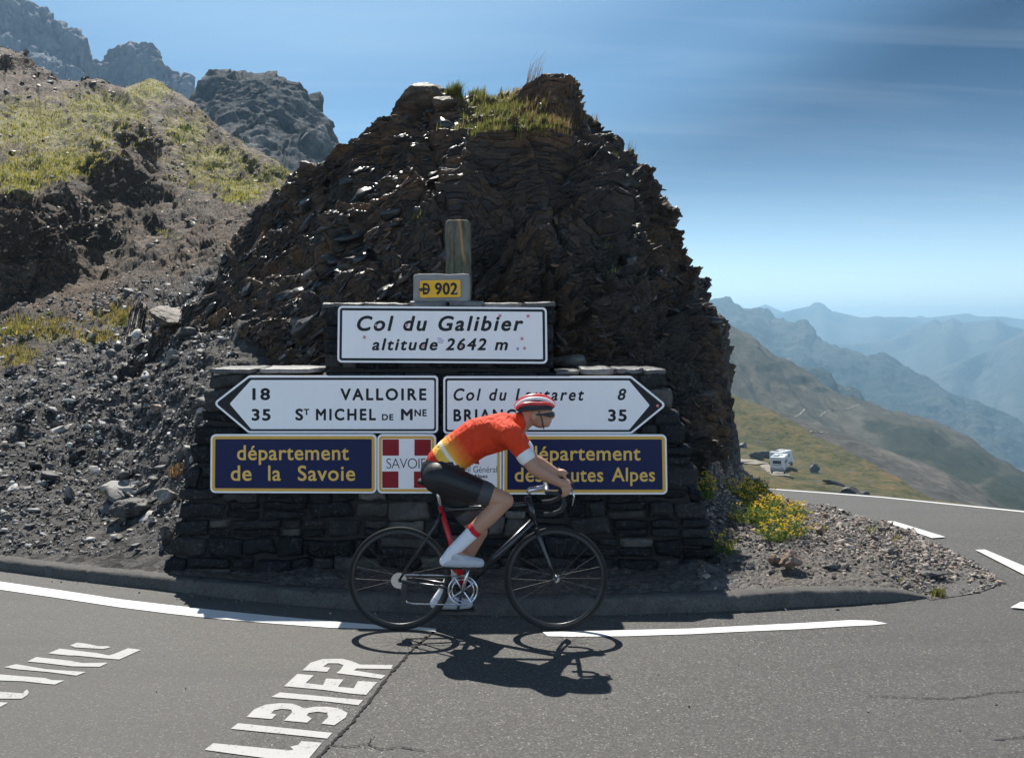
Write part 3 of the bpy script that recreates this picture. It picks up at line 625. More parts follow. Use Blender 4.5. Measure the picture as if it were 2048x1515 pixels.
mso, _ = loft('limestone_massif', [[(-420, 215, 420), (520, 215, 480)], [(-420, 255, 200), (100, 255, 260), (520, 255, 440)], [(u, 277, v + 75) for u, Y, v in ms], ms, [(u, 330, v + 200) for u, Y, v in ms]], np.arange(-420, 521, 2.0), [30, 40, 60, 12], M['massif'],
               lambda P, N: ridge_disp(1.3, 0.085, 301, (1, 1, .4), True, .55)(P, N))
structure(mso)

# ------------------------------------------------------------------ slopes and ranges on the right
def m_grassslope():
    n = NT('alpine_meadow'); a = n.noise(0.16, 7, 0.7); b = n.noise(0.9, 7, 0.75); c3 = n.noise(3.5, 4, 0.7)
    c = n.ramp(n.math('ADD', n.math('MULTIPLY', a, 0.5), n.math('MULTIPLY', b, 0.5)), [(0.36, (0.020, 0.027, 0.010)), (0.45, (0.052, 0.056, 0.020)), (0.52, (0.105, 0.094, 0.037)), (0.58, (0.150, 0.090, 0.040)), (0.66, (0.19, 0.17, 0.125))])
    c = n.mix(n.ramp(c3, [(0.3, 0.6), (0.5, 0.0)]), c, (0.028, 0.030, 0.012))
    c = n.mix(n.ramp(n.noise(0.35, 6, 0.7), [(0.57, 0.0), (0.66, 0.85)]), c, n.mix(c3, (0.03, 0.03, 0.028), (0.17, 0.16, 0.15)))
    return n.fin(c, 0.9, 0.15, n.bump(n.math('ADD', b, c3), 0.7, 0.5))
M['meadow'] = m_grassslope()
R1r = [(1340, 275, 730), (1465, 255, 792), (1540, 240, 818), (1600, 225, 850), (1640, 215, 873), (1700, 200, 905), (1740, 190, 925), (1800, 175, 955), (1850, 165, 990), (1880, 160, 1007), (1950, 150, 1032), (2048, 140, 1058), (2300, 130, 1110)]
r1, G1 = loft('grass_slope', [[(1340, 12.5, 1050), (1540, 13.2, 1040), (2048, 13.0, 1090), (2300, 12.0, 1130)],
     [(1340, 80, 985), (1540, 80, 985), (1640, 80, 993), (1760, 80, 1002), (1850, 80, 1010), (1950, 80, 1020), (2048, 80, 1042), (2300, 80, 1090)],
     [(1340, 172, 935), (1500, 172, 938), (1556, 172, 944), (1640, 165, 962), (1760, 150, 986), (1840, 135, 1004), (1950, 125, 1024), (2048, 120, 1048), (2300, 110, 1100)],
     [(1340, 225, 830), (1465, 215, 872), (1556, 205, 897), (1640, 190, 925), (1740, 172, 960), (1840, 150, 998), (1950, 140, 1028), (2300, 120, 1105)],
     R1r, [(u, Y + 60, v + 60) for u, Y, v in R1r]], np.concatenate([np.arange(560, 1340, 20.0), np.arange(1340, 2301, 2.0)]), [40, 80, 70, 70, 10], M['meadow'], ridge_disp(0.5, 0.05, 401, (1, .5, 1), False, .4))
structure(r1)
M['grey_slope'] = m_far('grey_scree', (0.024, 0.024, 0.022), (0.074, 0.069, 0.060), (0.165, 0.15, 0.122), 0.05, 2.5)
R2r = [(1400, 330, 770), (1465, 325, 800), (1530, 315, 815), (1592, 305, 837), (1654, 300, 860), (1695, 295, 872), (1743, 290, 892), (1794, 285, 913), (1846, 280, 933), (1897, 275, 950), (1935, 270, 971), (1976, 265, 995), (1997, 262, 1012), (2048, 255, 1045), (2300, 240, 1180)]
r2, G2 = loft('grey_scree_slope', [[(1400, 270, 880), (1640, 245, 960), (1850, 220, 1040), (2048, 200, 1090), (2300, 190, 1220)], R2r, [(u, Y + 90, v + 60) for u, Y, v in R2r]], np.concatenate([np.arange(560, 1400, 20.0), np.arange(1400, 2301, 3)]), [90, 14], M['grey_slope'], ridge_disp(1.3, 0.022, 421, (1, .35, 1), True, .25))
structure(r2)
def m_side():
    n = NT('dry_mountainside'); a = n.noise(0.014, 9, 0.68); b = n.noise(0.09, 7, 0.72); st = n.noise(1.0, 6, .7, n.mapping((.05, .006, .01), (0, 0, R(35))))
    f = n.math('ADD', n.math('MULTIPLY', a, .4), n.math('ADD', n.math('MULTIPLY', b, .3), n.math('MULTIPLY', st, .3)))
    c = n.ramp(f, [(.36, (0.022, 0.024, 0.014)), (.5, (0.066, 0.060, 0.041)), (.64, (0.15, 0.13, 0.095))])
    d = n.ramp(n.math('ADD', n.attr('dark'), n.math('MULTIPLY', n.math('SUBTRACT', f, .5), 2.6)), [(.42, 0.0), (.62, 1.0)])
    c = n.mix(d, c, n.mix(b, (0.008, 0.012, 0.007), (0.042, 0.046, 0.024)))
    return n.fin(c, .9, .1, n.bump(f, .8, 9.0))
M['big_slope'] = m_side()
R3r = [(1380, 760, 615), (1441, 750, 650), (1503, 740, 683), (1554, 735, 721), (1599, 730, 745), (1640, 720, 772), (1692, 715, 796), (1743, 710, 813), (1794, 700, 827), (1836, 690, 841), (1880, 680, 861), (1908, 675, 872), (1935, 670, 882), (1983, 660, 916), (2048, 650, 944), (2300, 620, 1060)]
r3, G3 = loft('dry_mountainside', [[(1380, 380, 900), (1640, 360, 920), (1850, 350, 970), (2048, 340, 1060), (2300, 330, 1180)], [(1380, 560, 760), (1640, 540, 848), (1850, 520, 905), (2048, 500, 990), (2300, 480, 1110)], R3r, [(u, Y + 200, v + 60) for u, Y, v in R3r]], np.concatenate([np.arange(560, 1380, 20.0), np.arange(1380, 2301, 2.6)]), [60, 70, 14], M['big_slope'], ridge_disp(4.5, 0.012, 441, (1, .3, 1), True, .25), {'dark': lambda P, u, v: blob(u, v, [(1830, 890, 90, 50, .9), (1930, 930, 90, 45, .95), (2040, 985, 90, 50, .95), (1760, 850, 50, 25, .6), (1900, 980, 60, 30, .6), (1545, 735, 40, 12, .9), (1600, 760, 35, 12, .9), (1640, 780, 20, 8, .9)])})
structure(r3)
M['forest'] = m_far('wooded_mountain', (0.009, 0.018, 0.016), (0.028, 0.038, 0.032), (0.11, 0.102, 0.08), 0.006, 30.0)
R4b = [(1540, 1150, 765), (1580, 1150, 752), (1606, 1150, 740), (1620, 1150, 735), (1645, 1150, 738), (1660, 1150, 746), (1672, 1150, 768), (1700, 1150, 775), (1715, 1150, 785), (1728, 1150, 800), (1745, 1150, 825), (1800, 1150, 870)]
r4b, _ = loft('wooded_spur', [[(1540, 950, 860), (1800, 950, 900)], R4b, [(u, Y + 150, v + 60) for u, Y, v in R4b]], np.arange(1540, 1801, 1.5), [50, 10], M['forest'], ridge_disp(3, 0.02, 455))
structure(r4b)
R4r = [(1340, 2300, 575), (1400, 2300, 603), (1427, 2300, 606), (1453, 2300, 604), (1489, 2250, 618), (1517, 2250, 617), (1541, 2250, 631), (1544, 2250, 637), (1592, 2200, 654), (1597, 2200, 650), (1609, 2200, 648), (1620, 2200, 657), (1623, 2200, 671), (1661, 2150, 690), (1709, 2100, 707), (1736, 2100, 717), (1764, 2050, 715), (1777, 2050, 721), (1788, 2050, 729), (1829, 2000, 751), (1846, 2000, 755), (1880, 1950, 775), (1928, 1950, 793), (1949, 1900, 803), (1983, 1900, 823), (2048, 1850, 858), (2300, 1800, 990)]
r4, _ = loft('cliff_mountain', [[(1340, 1250, 930), (1640, 1250, 960), (2048, 1250, 1040), (2300, 1250, 1130)], [(1340, 1750, 760), (1600, 1750, 800), (1800, 1650, 860), (2048, 1550, 950), (2300, 1500, 1060)], R4r, [(u, Y + 500, v + 60) for u, Y, v in R4r]], np.concatenate([np.arange(560, 1340, 20.0), np.arange(1340, 2301, 2)]), [50, 90, 14], M['forest'], ridge_disp(11, 0.007, 461, (1, 1, .7), True, .3))
structure(r4)
M['range'] = m_far('far_range_rock', (0.030, 0.042, 0.042), (0.06, 0.068, 0.062), (0.11, 0.105, 0.09), 0.0022, 40.0)
def far_ridge(name, pts, dist, drop, u0, u1, amp, seed, nb=40):
    uu = np.arange(u0, u1 + 1, 4.0); vv = np.interp(uu, [p[0] for p in pts], [p[1] for p in pts])
    def smooth(w_): k_ = np.hanning(int(w_ / 4) | 1); k_ /= k_.sum(); return np.convolve(np.pad(vv, len(k_) // 2, 'edge'), k_, 'valid')
    def cv_(f_, sm, dv): return [(u, dist * f_ * (1 + .03 * math.sin(u * .021 + seed) + .02 * math.sin(u * .057 + 2 * seed)), v + dv) for u, v in zip(uu, sm)]
    o, _ = loft(name, [cv_(.70, smooth(500), drop), cv_(.84, smooth(220), drop * .42), cv_(.94, smooth(70), drop * .13), [(u, dist, v) for u, v in pts], cv_(1.12, smooth(100), 50)], np.arange(u0, u1, 2.0), [nb // 2, nb // 2, nb // 2, 8], M['range'], ridge_disp(amp, 11.0 / dist, seed, (1, 1, 1), True, .25))
    return structure(o)
far_ridge('valley_mountain', [(1780, 850), (1842, 760), (1880, 741), (1932, 720), (1983, 699), (2048, 668), (2150, 610), (2400, 520)], 2900, 300, 1790, 2400, 7, 501, 70)
far_ridge('valley_spur', [(1860, 900), (1949, 806), (2000, 778), (2048, 760), (2150, 720), (2400, 650)], 2600, 300, 1870, 2400, 7, 505, 70)
far_ridge('far_range', [(1340, 690), (1700, 690), (1780, 680), (1846, 648), (1870, 637), (1884, 644), (1906, 634), (1925, 643), (1956, 639), (1969, 641), (1993, 636), (2017, 650), (2048, 656), (2150, 650), (2400, 640)], 3600, 260, 560, 2400, 6, 511)
far_ridge('pyramid_peak_range', [(1340, 640), (1500, 640), (1541, 632), (1571, 626), (1602, 619), (1620, 615), (1628, 608), (1637, 606), (1647, 610), (1664, 624), (1698, 629), (1726, 634), (1757, 632), (1770, 635), (1808, 634), (1829, 638), (1860, 650), (1900, 662), (2400, 690)], 4500, 220, 560, 2400, 7, 521)
far_ridge('farthest_range', [(1340, 630), (1500, 622), (1520, 614), (1532, 609), (1551, 618), (1571, 626), (1700, 640), (1832, 634), (1839, 631), (1856, 636), (1897, 632), (1935, 628), (1956, 634), (2010, 634), (2048, 638), (2400, 640)], 5400, 160, 560, 2400, 6, 531)
M['valley'] = m_far('valley_ground', (0.05, 0.06, 0.035), (0.09, 0.095, 0.06), (0.16, 0.15, 0.11), 0.003, 10.0)
structure(obj('ground', mesh('ground', [(-6800, -100, -560), (6800, -100, -560), (6800, 7000, -1000), (-6800, 7000, -1000)], np.array([[0, 1, 2, 3]])), M['valley']))

# ------------------------------------------------------------------ the stone wall that carries the signs
def wallY(z): return 7.62 + (z - 0.1) * 0.14
def edge_l(z): return np.interp(z, [0.05, 1.636], [-2.69, -2.355])
def edge_r(z): return np.interp(z, [0.05, .45, 0.9, 1.3, 1.62], [1.60, 1.53, 1.42, 1.30, 1.195])
def cube_template(n, k):
    V, Fa, ids = [], [], {}
    def vid(p):
        key = tuple(np.round(p, 5))
        if key not in ids: ids[key] = len(V); V.append(p)
        return ids[key]
    g = np.linspace(-1, 1, n + 1)
    for ax in range(3):
        for sg in (-1, 1):
            for i in range(n):
                for j in range(n):
                    q = []
                    for a, b in ((0, 0), (1, 0), (1, 1), (0, 1)):
                        p = np.zeros(3); p[ax] = sg; p[(ax + 1) % 3] = g[i + a]; p[(ax + 2) % 3] = g[j + b]; q.append(vid(p))
                    Fa.append(q if sg > 0 else q[::-1])
    V = np.array(V); V = V / (np.sum(np.abs(V) ** k, 1, keepdims=True) ** (1 / k))
    return V, np.array(Fa)
CT, CF = cube_template(6, 13)
class Stones:
    def __init__(s): s.V = []; s.Fa = []; s.n = 0
    def add(s, c, d, rough=0.012, roll=0.0, seed=0, skew=0.0):
        p = CT * (np.array(d) / 2)
        p[:, 0] += p[:, 2] * skew
        if roll: cr_, sr_ = math.cos(roll), math.sin(roll); p = np.stack([p[:, 0] * cr_ - p[:, 2] * sr_, p[:, 1], p[:, 0] * sr_ + p[:, 2] * cr_], -1)
        o = np.random.default_rng(seed).uniform(-50, 50, 3)
        k = 1 / max(0.05, min(d))
        p = p + np.stack([vnoise(p * k * .6 + o, 1), vnoise(p * k * .6 + o, 2), vnoise(p * k * .6 + o, 3)], -1) * rough * 1.3 + np.stack([vnoise(p * 28 + o, 4), vnoise(p * 28 + o, 5), vnoise(p * 28 + o, 6)], -1) * rough * .55 + np.stack([vnoise(p * 70 + o, 7), vnoise(p * 70 + o, 8), vnoise(p * 70 + o, 9)], -1) * rough * .3
        s.V.append(p + np.array(c)); s.Fa.append(CF + s.n); s.n += len(p)
    def build(s, name, m, parent, off):
        return obj(name, mesh(name, np.concatenate(s.V) - np.array(off), np.concatenate(s.Fa), False), m, parent)
wloc = (-0.55, 7.9, 0.1)
wall = tag(empty('stone_wall', wloc), 'dark rubble stone wall in two tiers carrying the road signs below the rock outcrop', 'wall')
core = MB()
def taper(z0, z1, l0, r0, l1, r1, yf0, yf1, yb):
    V = [(l0, yf0, z0), (r0, yf0, z0), (r0, yb, z0), (l0, yb, z0), (l1, yf1, z1), (r1, yf1, z1), (r1, yb, z1), (l1, yb, z1)]
    core.add([np.array(v) - np.array(wloc) for v in V], [(3, 2, 1, 0), (4, 5, 6, 7), (0, 1, 5, 4), (1, 2, 6, 5), (2, 3, 7, 6), (3, 0, 4, 7)])
taper(-0.1, 1.57, edge_l(0) + .05, edge_r(0) - .05, edge_l(1.57) + .05, edge_r(1.57) - .05, wallY(0) + .014, wallY(1.57) + .014, 8.35)
taper(1.57, 2.11, -1.45, .30, -1.45, .28, 7.95 + .012, 7.95 + .012, 8.36)
core.build('mortar', M['mortar'], wall)
st = Stones(); rr = random.Random(5); z = 0.02; k = 0
while z < 1.575:
    h = rr.choice([.10, .12, .135, .15, .17]) if z < 1.42 else 1.60 - z
    if z + h > 1.575: h = 1.60 - z
    zc = z + h / 2; l, r = float(edge_l(zc)), float(edge_r(zc)); x = l
    while x < r - 0.02:
        ww = rr.uniform(0.11, 0.40) 
        if r - (x + ww) < 0.10: ww = r - x
        zo = rr.uniform(-.012, .012); hh = h * rr.uniform(.86, 1.10)
        if h > .115 and rr.random() < .38:      # two thin stones in place of one
            for q in (-1, 1): st.add((x + ww / 2, wallY(zc) + .115 + rr.uniform(-.012, .012), zc + q * h / 4), (ww - .016, .25, h / 2 - .010), .007, rr.uniform(-.03, .03), k); k += 1
        else:
            st.add((x + ww / 2, wallY(zc) + .115 + rr.uniform(-.018, .014), zc + zo), (ww - .012, .25, hh - .008), .016, rr.uniform(-.09, .09), k, rr.uniform(-.25, .25)); k += 1
        x += ww
    z += h
z = 1.62
while z < 2.10:
    h = rr.choice([.08, .10, .12, .13]); h = min(h, 2.125 - z)
    if 2.125 - z - h < .05: h = 2.125 - z
    x = -1.50; r = .335
    while x < r - .02:
        ww = rr.uniform(.11, .27)
        if x < -1.49: ww = rr.uniform(.13, .17)
        if r - (x + ww) < .12: ww = r - x
        st.add((x + ww / 2, 7.95 + .115 + rr.uniform(-.015, .012), z + h / 2), (ww - .014, .25, h - .010), .008, rr.uniform(-.03, .03), k); k += 1; x += ww
    z += h
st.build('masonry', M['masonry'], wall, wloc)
cp = Stones()
def cope(x0, x1, z, yf, yb, smin=.16, smax=.42):
    global k
    x = x0
    while x < x1 - .03:
        ww = rr.uniform(smin, smax)
        if x1 - (x + ww) < .12: ww = x1 - x
        hh = rr.uniform(.030, .055)
        cp.add((x + ww / 2, (yf + yb) / 2 + rr.uniform(-.015, .015), z + hh / 2 - .008 + rr.uniform(-.004, .004)), (ww - .006, yb - yf, hh), .006, rr.uniform(-.012, .012), k); k += 1; x += ww
cope(-2.385, -1.505, 1.598, 7.80, 8.38); cope(.34, 1.215, 1.592, 7.80, 8.38); cope(-1.52, .35, 2.118, 7.92, 8.36, .2, .5)
cp.build('coping', M['coping'], wall, wloc)

# ------------------------------------------------------------------ signs
def text_mesh(body, bold=0.0, shear=0.0, space=1.0):
    c = bpy.data.curves.new('t', 'FONT'); c.body = body; c.size = 1; c.offset = bold; c.shear = shear; c.space_character = space; c.resolution_u = 6
    o = bpy.data.objects.new('t', c); COL.objects.link(o)
    dg = bpy.context.evaluated_depsgraph_get(); me = bpy.data.meshes.new_from_object(o.evaluated_get(dg))
    bpy.data.objects.remove(o); V = np.empty(len(me.vertices) * 3); me.vertices.foreach_get('co', V); V = V.reshape(-1, 3)
    return me, V
def letters(body, box, Y, root, m, y_off, bold=0.0, shear=0.0, space=1.0, name='lettering'):
    """text fitted to a photo box (u0, v0, u1, v1) on the plane at depth Y; heavy letters are built from shifted outlines"""
    me, V = text_mesh(body, min(bold, 0.0), shear, space)
    nv = len(V); FA = [tuple(p.vertices) for p in me.polygons]; bpy.data.meshes.remove(me)
    k_ = max(bold, 0.0); sh = [(0, 0)] + ([(k_, 0), (-k_, 0), (0, k_), (0, -k_), (.7 * k_, .7 * k_), (-.7 * k_, .7 * k_), (.7 * k_, -.7 * k_), (-.7 * k_, -.7 * k_)] if k_ else [])
    A = np.concatenate([V + np.array([dx, dy, 0]) for dx, dy in sh]); lay = np.repeat(np.arange(len(sh)), nv) * 0.00012
    Fa = [tuple(i + q * nv for i in f) for q in range(len(sh)) for f in FA]
    lo, hi = A.min(0), A.max(0); u0, v0, u1, v1 = box
    x0, x1 = (u0 - CU) / F * Y, (u1 - CU) / F * Y; z1, z0 = H - (v0 - HV) / F * Y, H - (v1 - HV) / F * Y
    W = np.empty_like(A); W[:, 0] = x0 + (A[:, 0] - lo[0]) / (hi[0] - lo[0]) * (x1 - x0); W[:, 1] = Y - y_off - lay
    W[:, 2] = z0 + (A[:, 1] - lo[1]) / (hi[1] - lo[1]) * (z1 - z0); W -= np.array(root.location)
    return obj(name, mesh(name, W, Fa), m, root)
def inset(poly, d):
    """move every edge of a convex polygon (u, v) inwards by d"""
    P = np.array(poly, float); n = len(P); c = P.mean(0); L_ = []
    for i in range(n):
        a, b = P[i], P[(i + 1) % n]; t = (b - a) / np.linalg.norm(b - a); nn = np.array([-t[1], t[0]])
        if np.dot(c - a, nn) < 0: nn = -nn
        L_.append((a + nn * d, t))
    out_ = []
    for i in range(n):
        (a, t), (b, s_) = L_[i - 1], L_[i]
        q = np.linalg.solve(np.array([t, -s_]).T, b - a); out_.append(a + t * q[0])
    return out_
def rounded(poly, r, n=7):
    P = [np.array(p, float) for p in poly]; out_ = []
    for i in range(len(P)):
        p, a, b = P[i], P[i - 1], P[(i + 1) % len(P)]
        ta, tb = (a - p) / np.linalg.norm(a - p), (b - p) / np.linalg.norm(b - p)
        ang = math.acos(np.clip(ta @ tb, -1, 1)); d = r / math.tan(ang / 2)
        bis = (ta + tb) / np.linalg.norm(ta + tb); c = p + bis * (r / math.sin(ang / 2))
        s0, s1 = p + ta * d - c, p + tb * d - c; a0, a1 = math.atan2(s0[1], s0[0]), math.atan2(s1[1], s1[0]); da = (a1 - a0 + math.pi) % (2 * math.pi) - math.pi
        out_ += [c + r * np.array([math.cos(a0 + da * k / n), math.sin(a0 + da * k / n)]) for k in range(n + 1)]
    return out_
def layer(name, poly, Y, root, m, y0, y1):
    P = [((u - CU) / F * Y - root.location.x, H - (v - HV) / F * Y - root.location.z) for u, v in poly]
    area = sum(P[i][0] * P[(i + 1) % len(P)][1] - P[(i + 1) % len(P)][0] * P[i][1] for i in range(len(P)))
    if area < 0: P = P[::-1]
    return MB().prism(P, Y - y0 - root.location.y, Y - y1 - root.location.y).build(name, m, root)
def sign_mat(name, col, rough=0.38, dirt=0.12):
    n = NT(name)
    a = n.noise(3.0, 6, 0.65); b = n.noise(1.0, 5, 0.6, n.mapping((30, 30, 2.2))); sc_ = n.noise(1.0, 3, 0.5, n.mapping((90, 40, 4), (0, R(35), 0)))
    f = n.ramp(n.math('ADD', n.math('MULTIPLY', a, 0.55), n.math('MULTIPLY', b, 0.45)), [(0.42, 0.0), (0.75, 1.0)])
    c = n.mix(n.math('MULTIPLY', f, dirt), col, tuple(0.6 * x + 0.004 for x in col))
    c = n.mix(n.ramp(sc_, [(0.70, 0.0), (0.76, 0.18)]), c, tuple(0.75 * x + 0.006 for x in col))
    return n.fin(c, n.math('MULTIPLY_ADD', f, 0.2, rough), 0.25)
M['s_white'] = sign_mat('sign_white', (0.90, 0.87, 0.86)); M['s_black'] = sign_mat('sign_black', (0.010, 0.011, 0.014)); M['s_navy'] = sign_mat('sign_navy', (0.003, 0.009, 0.062), 0.35, 0.2)
M['s_gold'] = sign_mat('sign_gold', (0.70, 0.40, 0.075)); M['s_red'] = sign_mat('sign_dark_red', (0.26, 0.006, 0.014)); M['s_yellow'] = sign_mat('plate_yellow', (0.80, 0.43, 0.03), 0.4, 0.35)
M['s_back'] = plain('sign_metal', (0.35, 0.35, 0.36), 0.5, 0.5, 0.6); M['s_gtext'] = sign_mat('gold_letters', (0.80, 0.50, 0.12)); M['st_red'] = sign_mat('sticker_red', (0.55, 0.03, 0.05)); M['st_pale'] = sign_mat('sticker_pale', (0.74, 0.68, 0.70)); M['st_violet'] = sign_mat('stamp_violet', (0.36, 0.34, 0.55))
def sign_root(name, poly, Y, label, cat):
    us_ = [p[0] for p in poly]; v1 = max(p[1] for p in poly)
    p = wp((min(us_) + max(us_)) / 2, v1, Y); return tag(empty(name, tuple(p)), label, cat)
def plate(poly, Y, root, rad, bands):
    """bands: list of (name, inset px, material); each lies 1.5 mm proud of the one below it"""
    layer('panel', rounded(poly, rad), Y, root, M['s_white'], 0.0, -0.028)
    for i, (nm, d, m) in enumerate(bands): layer(nm, rounded(inset(poly, d), max(1.5, rad - d * .8)), Y, root, m, 0.0016 * (i + 1), 0.0003)
    # fixing rails behind the plate, running into the wall
    us_ = [p[0] for p in poly]; vs_ = [p[1] for p in poly]
    for t in (.28, .72):
        v = min(vs_) + (max(vs_) - min(vs_)) * t
        layer('rail', [(min(us_) + 55, v - 3), (max(us_) - 55, v - 3), (max(us_) - 55, v + 3), (min(us_) + 55, v + 3)], Y, root, M['s_back'], -0.029, -0.15)
def sticker(u, v, Y, root, r=3.2, y=0.0052):
    x, z = (u - CU) / F * Y - root.location.x, H - (v - HV) / F * Y - root.location.z; k_ = Y / F; yy = Y - root.location.y
    a = MB().prism([(x + r * k_ * math.cos(t), z + r * k_ * math.sin(t)) for t in np.linspace(0, 2 * math.pi, 17)[:-1]], yy - y, yy - y + .0008).build('sticker', M['st_red'], root)
    MB().prism([(x + .72 * r * k_ * math.cos(t), z + .72 * r * k_ * math.sin(t)) for t in np.linspace(0, 2 * math.pi, 17)[:-1]], yy - y - .0006, yy - y - .0001).build('sticker_face', M['st_pale'], a)
    hrt = [(0, -1.0), (.55, -.35), (.75, .1), (.62, .5), (.3, .55), (0, .22), (-.3, .55), (-.62, .5), (-.75, .1), (-.55, -.35)]
    MB().prism([(x + .62 * r * k_ * a_, z + .62 * r * k_ * b_) for a_, b_ in hrt], yy - y - .0012, yy - y - .0007).build('heart', M['st_red'], a)
# pass name sign
YA = 7.87
pA = [(676, 611.5), (1093.5, 614.5), (1095, 727), (674.5, 724.5)]
sA = sign_root('pass_sign', pA, YA, 'white pass name sign reading Col du Galibier altitude 2642 m, with small heart stickers', 'sign')
plate(pA, YA, sA, 9, [('border', 4.0, M['s_black']), ('face', 9.0, M['s_white'])])
letters('Col du Galibier', (714, 631, 1047, 662), YA, sA, M['s_black'], .0046, .028, .22, 1.22)
letters('altitude 2642 m', (744, 676, 1016, 700.5), YA, sA, M['s_black'], .0046, .028, .22, 1.22)
for u, v in ((752, 650), (813, 650), (729, 674), (846, 691), (923, 691), (1000, 631), (1056, 632), (1044, 677), (1049, 696)): sticker(u, v, YA, sA)
for j, (u0, u1, v) in enumerate(((874, 884, 675), (876, 888, 679), (875, 886, 683))): layer('stamp', [(u0, v), (u1, v + 1), (u1, v + 3), (u0, v + 2)], YA, sA, M['st_violet'], .0050, .0042)
layer('stamp', rounded([(1033, 694), (1038, 694), (1038, 700), (1033, 700)], 2), YA, sA, M['st_violet'], .0050, .0042)
# direction signs
YB = 7.70
pB = [(426, 806), (497, 751), (876, 751), (876, 865.5), (497, 865.5)]
sB = sign_root('direction_sign', pB, YB, 'white arrow sign pointing left to VALLOIRE 18 and ST MICHEL DE MNE 35', 'sign')
plate(pB, YB, sB, 8, [('border', 4.0, M['s_black'])])
layer('face', rounded([(459.5, 807), (502.5, 759.5), (868.5, 759.5), (868.5, 857.5), (502.5, 857.5)], 3.5), YB, sB, M['s_white'], .0032, .0010)
T_ = [('18', (505, 775.5, 540.5, 800)), ('35', (503.5, 817, 541.5, 841)), ('VALLOIRE', (681, 776, 853, 800.5)), ('S', (591, 816.5, 606.5, 840.5)), ('T', (607.5, 817, 619, 829.5)),
      ('MICHEL', (632, 816.5, 752, 840.5)), ('DE', (764, 827.5, 787, 840)), ('M', (802, 817, 825.5, 840)), ('NE', (829, 818, 853.5, 832))]
for t, b in T_: letters(t, b, YB, sB, M['s_black'], .0036, .034, 0, 1.30 if len(t) > 2 else 1.15)
pC = [(886.5, 752), (1263, 752), (1333.5, 809.5), (1263, 867), (886.5, 867)]
sC = sign_root('direction_sign', pC, YB, 'white arrow sign pointing right to Col du Lautaret 8 and BRIANÇON 35', 'sign')
plate(pC, YB, sC, 8, [('border', 4.0, M['s_black'])])
layer('face', rounded([(894.5, 760.5), (1258, 760.5), (1299.5, 810), (1258, 859), (894.5, 859)], 3.5), YB, sC, M['s_white'], .0032, .0010)
letters('Col du Lautaret', (907, 776, 1168, 801), YB, sC, M['s_black'], .0036, .024, .22, 1.30); letters('8', (1235, 776.5, 1252.5, 800), YB, sC, M['s_black'], .0036, .024, .22)
letters('BRIANÇON', (907, 817.5, 1087, 848), YB, sC, M['s_black'], .0036, .034, 0, 1.3); letters('35', (1216, 818, 1253.5, 842.5), YB, sC, M['s_black'], .0036, .034, 0, 1.15)
sticker(1315, 811, YB, sC, 3.0, .0032)
# department panels and emblems
YD = 7.635
pD = [(421.5, 868), (753, 868), (753, 986), (420.5, 985)]
sD = sign_root('department_sign', pD, YD, 'navy panel edged in gold reading département de la Savoie', 'sign')
plate(pD, YD, sD, 10, [('border', 3.6, M['s_gold']), ('face', 9.5, M['s_navy'])])
for t, b, sp in (('département', (474.5, 889.5, 698, 929), 1.06), ('de', (462, 930, 503.5, 961), 1.05), ('la', (536.5, 930, 562, 961), 1.05), ('Savoie', (596, 930, 710.5, 961), 1.08)): letters(t, b, YD, sD, M['s_gtext'], .0046, .014, 0, sp)
pE = [(754.5, 868), (872, 868), (872, 986), (754.5, 986)]
sE = sign_root('emblem_sign', pE, YD, 'square sign with white cross on dark red and the word SAVOIE', 'sign')
plate(pE, YD, sE, 10, [('border', 3.6, M['s_gold']), ('face', 8.8, M['s_white'])])
for q in ((765, 878, 798, 910.5), (829, 878, 862, 910.5), (764.5, 942, 797, 975), (828, 942, 862, 975)): layer('red_square', [(q[0], q[1]), (q[2], q[1]), (q[2], q[3]), (q[0], q[3])], YD, sE, M['s_red'], .0046, .0028)
letters('SAVOIE', (773, 916, 852.5, 936), YD, sE, M['s_black'], .0046, -.012, 0, .92)
pG = [(887, 868.5), (1003, 868.5), (1003, 986.5), (887, 986.5)]
sG = sign_root('emblem_sign', pG, YD, 'square white sign reading Conseil Général Hautes Alpes under a dark red emblem', 'sign')
plate(pG, YD, sG, 10, [('border', 3.6, M['s_gold']), ('face', 8.8, M['s_white'])])
layer('emblem', [(927, 896), (957, 893), (957, 918), (959, 928), (945, 926), (925, 928.5), (928, 912)], YD, sG, M['s_red'], .0046, .0028)
layer('emblem_peak', [(931, 921), (940, 911), (943, 914), (947, 908), (955, 920), (949, 917), (945, 920), (940, 916)], YD, sG, M['st_pale'], .0056, .0044)
letters('Conseil Général', (896, 931.5, 994, 944), YD, sG, M['s_black'], .0046, -.006, 0, 1.0); letters('Hautes Alpes', (909, 947.5, 975, 957.5), YD, sG, M['s_black'], .0046, .018, 0, 1.05)
pF = [(1005.5, 868.5), (1333, 868.5), (1335, 988), (1005, 988)]
sF = sign_root('department_sign', pF, YD, 'navy panel edged in gold reading département des Hautes Alpes', 'sign')
plate(pF, YD, sF, 10, [('border', 3.6, M['s_gold']), ('face', 9.5, M['s_navy'])])
for t, b in (('département', (1056.5, 891, 1281, 929.5)), ('des', (1029.5, 934, 1084.5, 963)), ('Hautes', (1097.5, 934, 1206.5, 963)), ('Alpes', (1223.5, 934, 1310, 971))): letters(t, b, YD, sF, M['s_gtext'], .0046, .014, 0, 1.05)
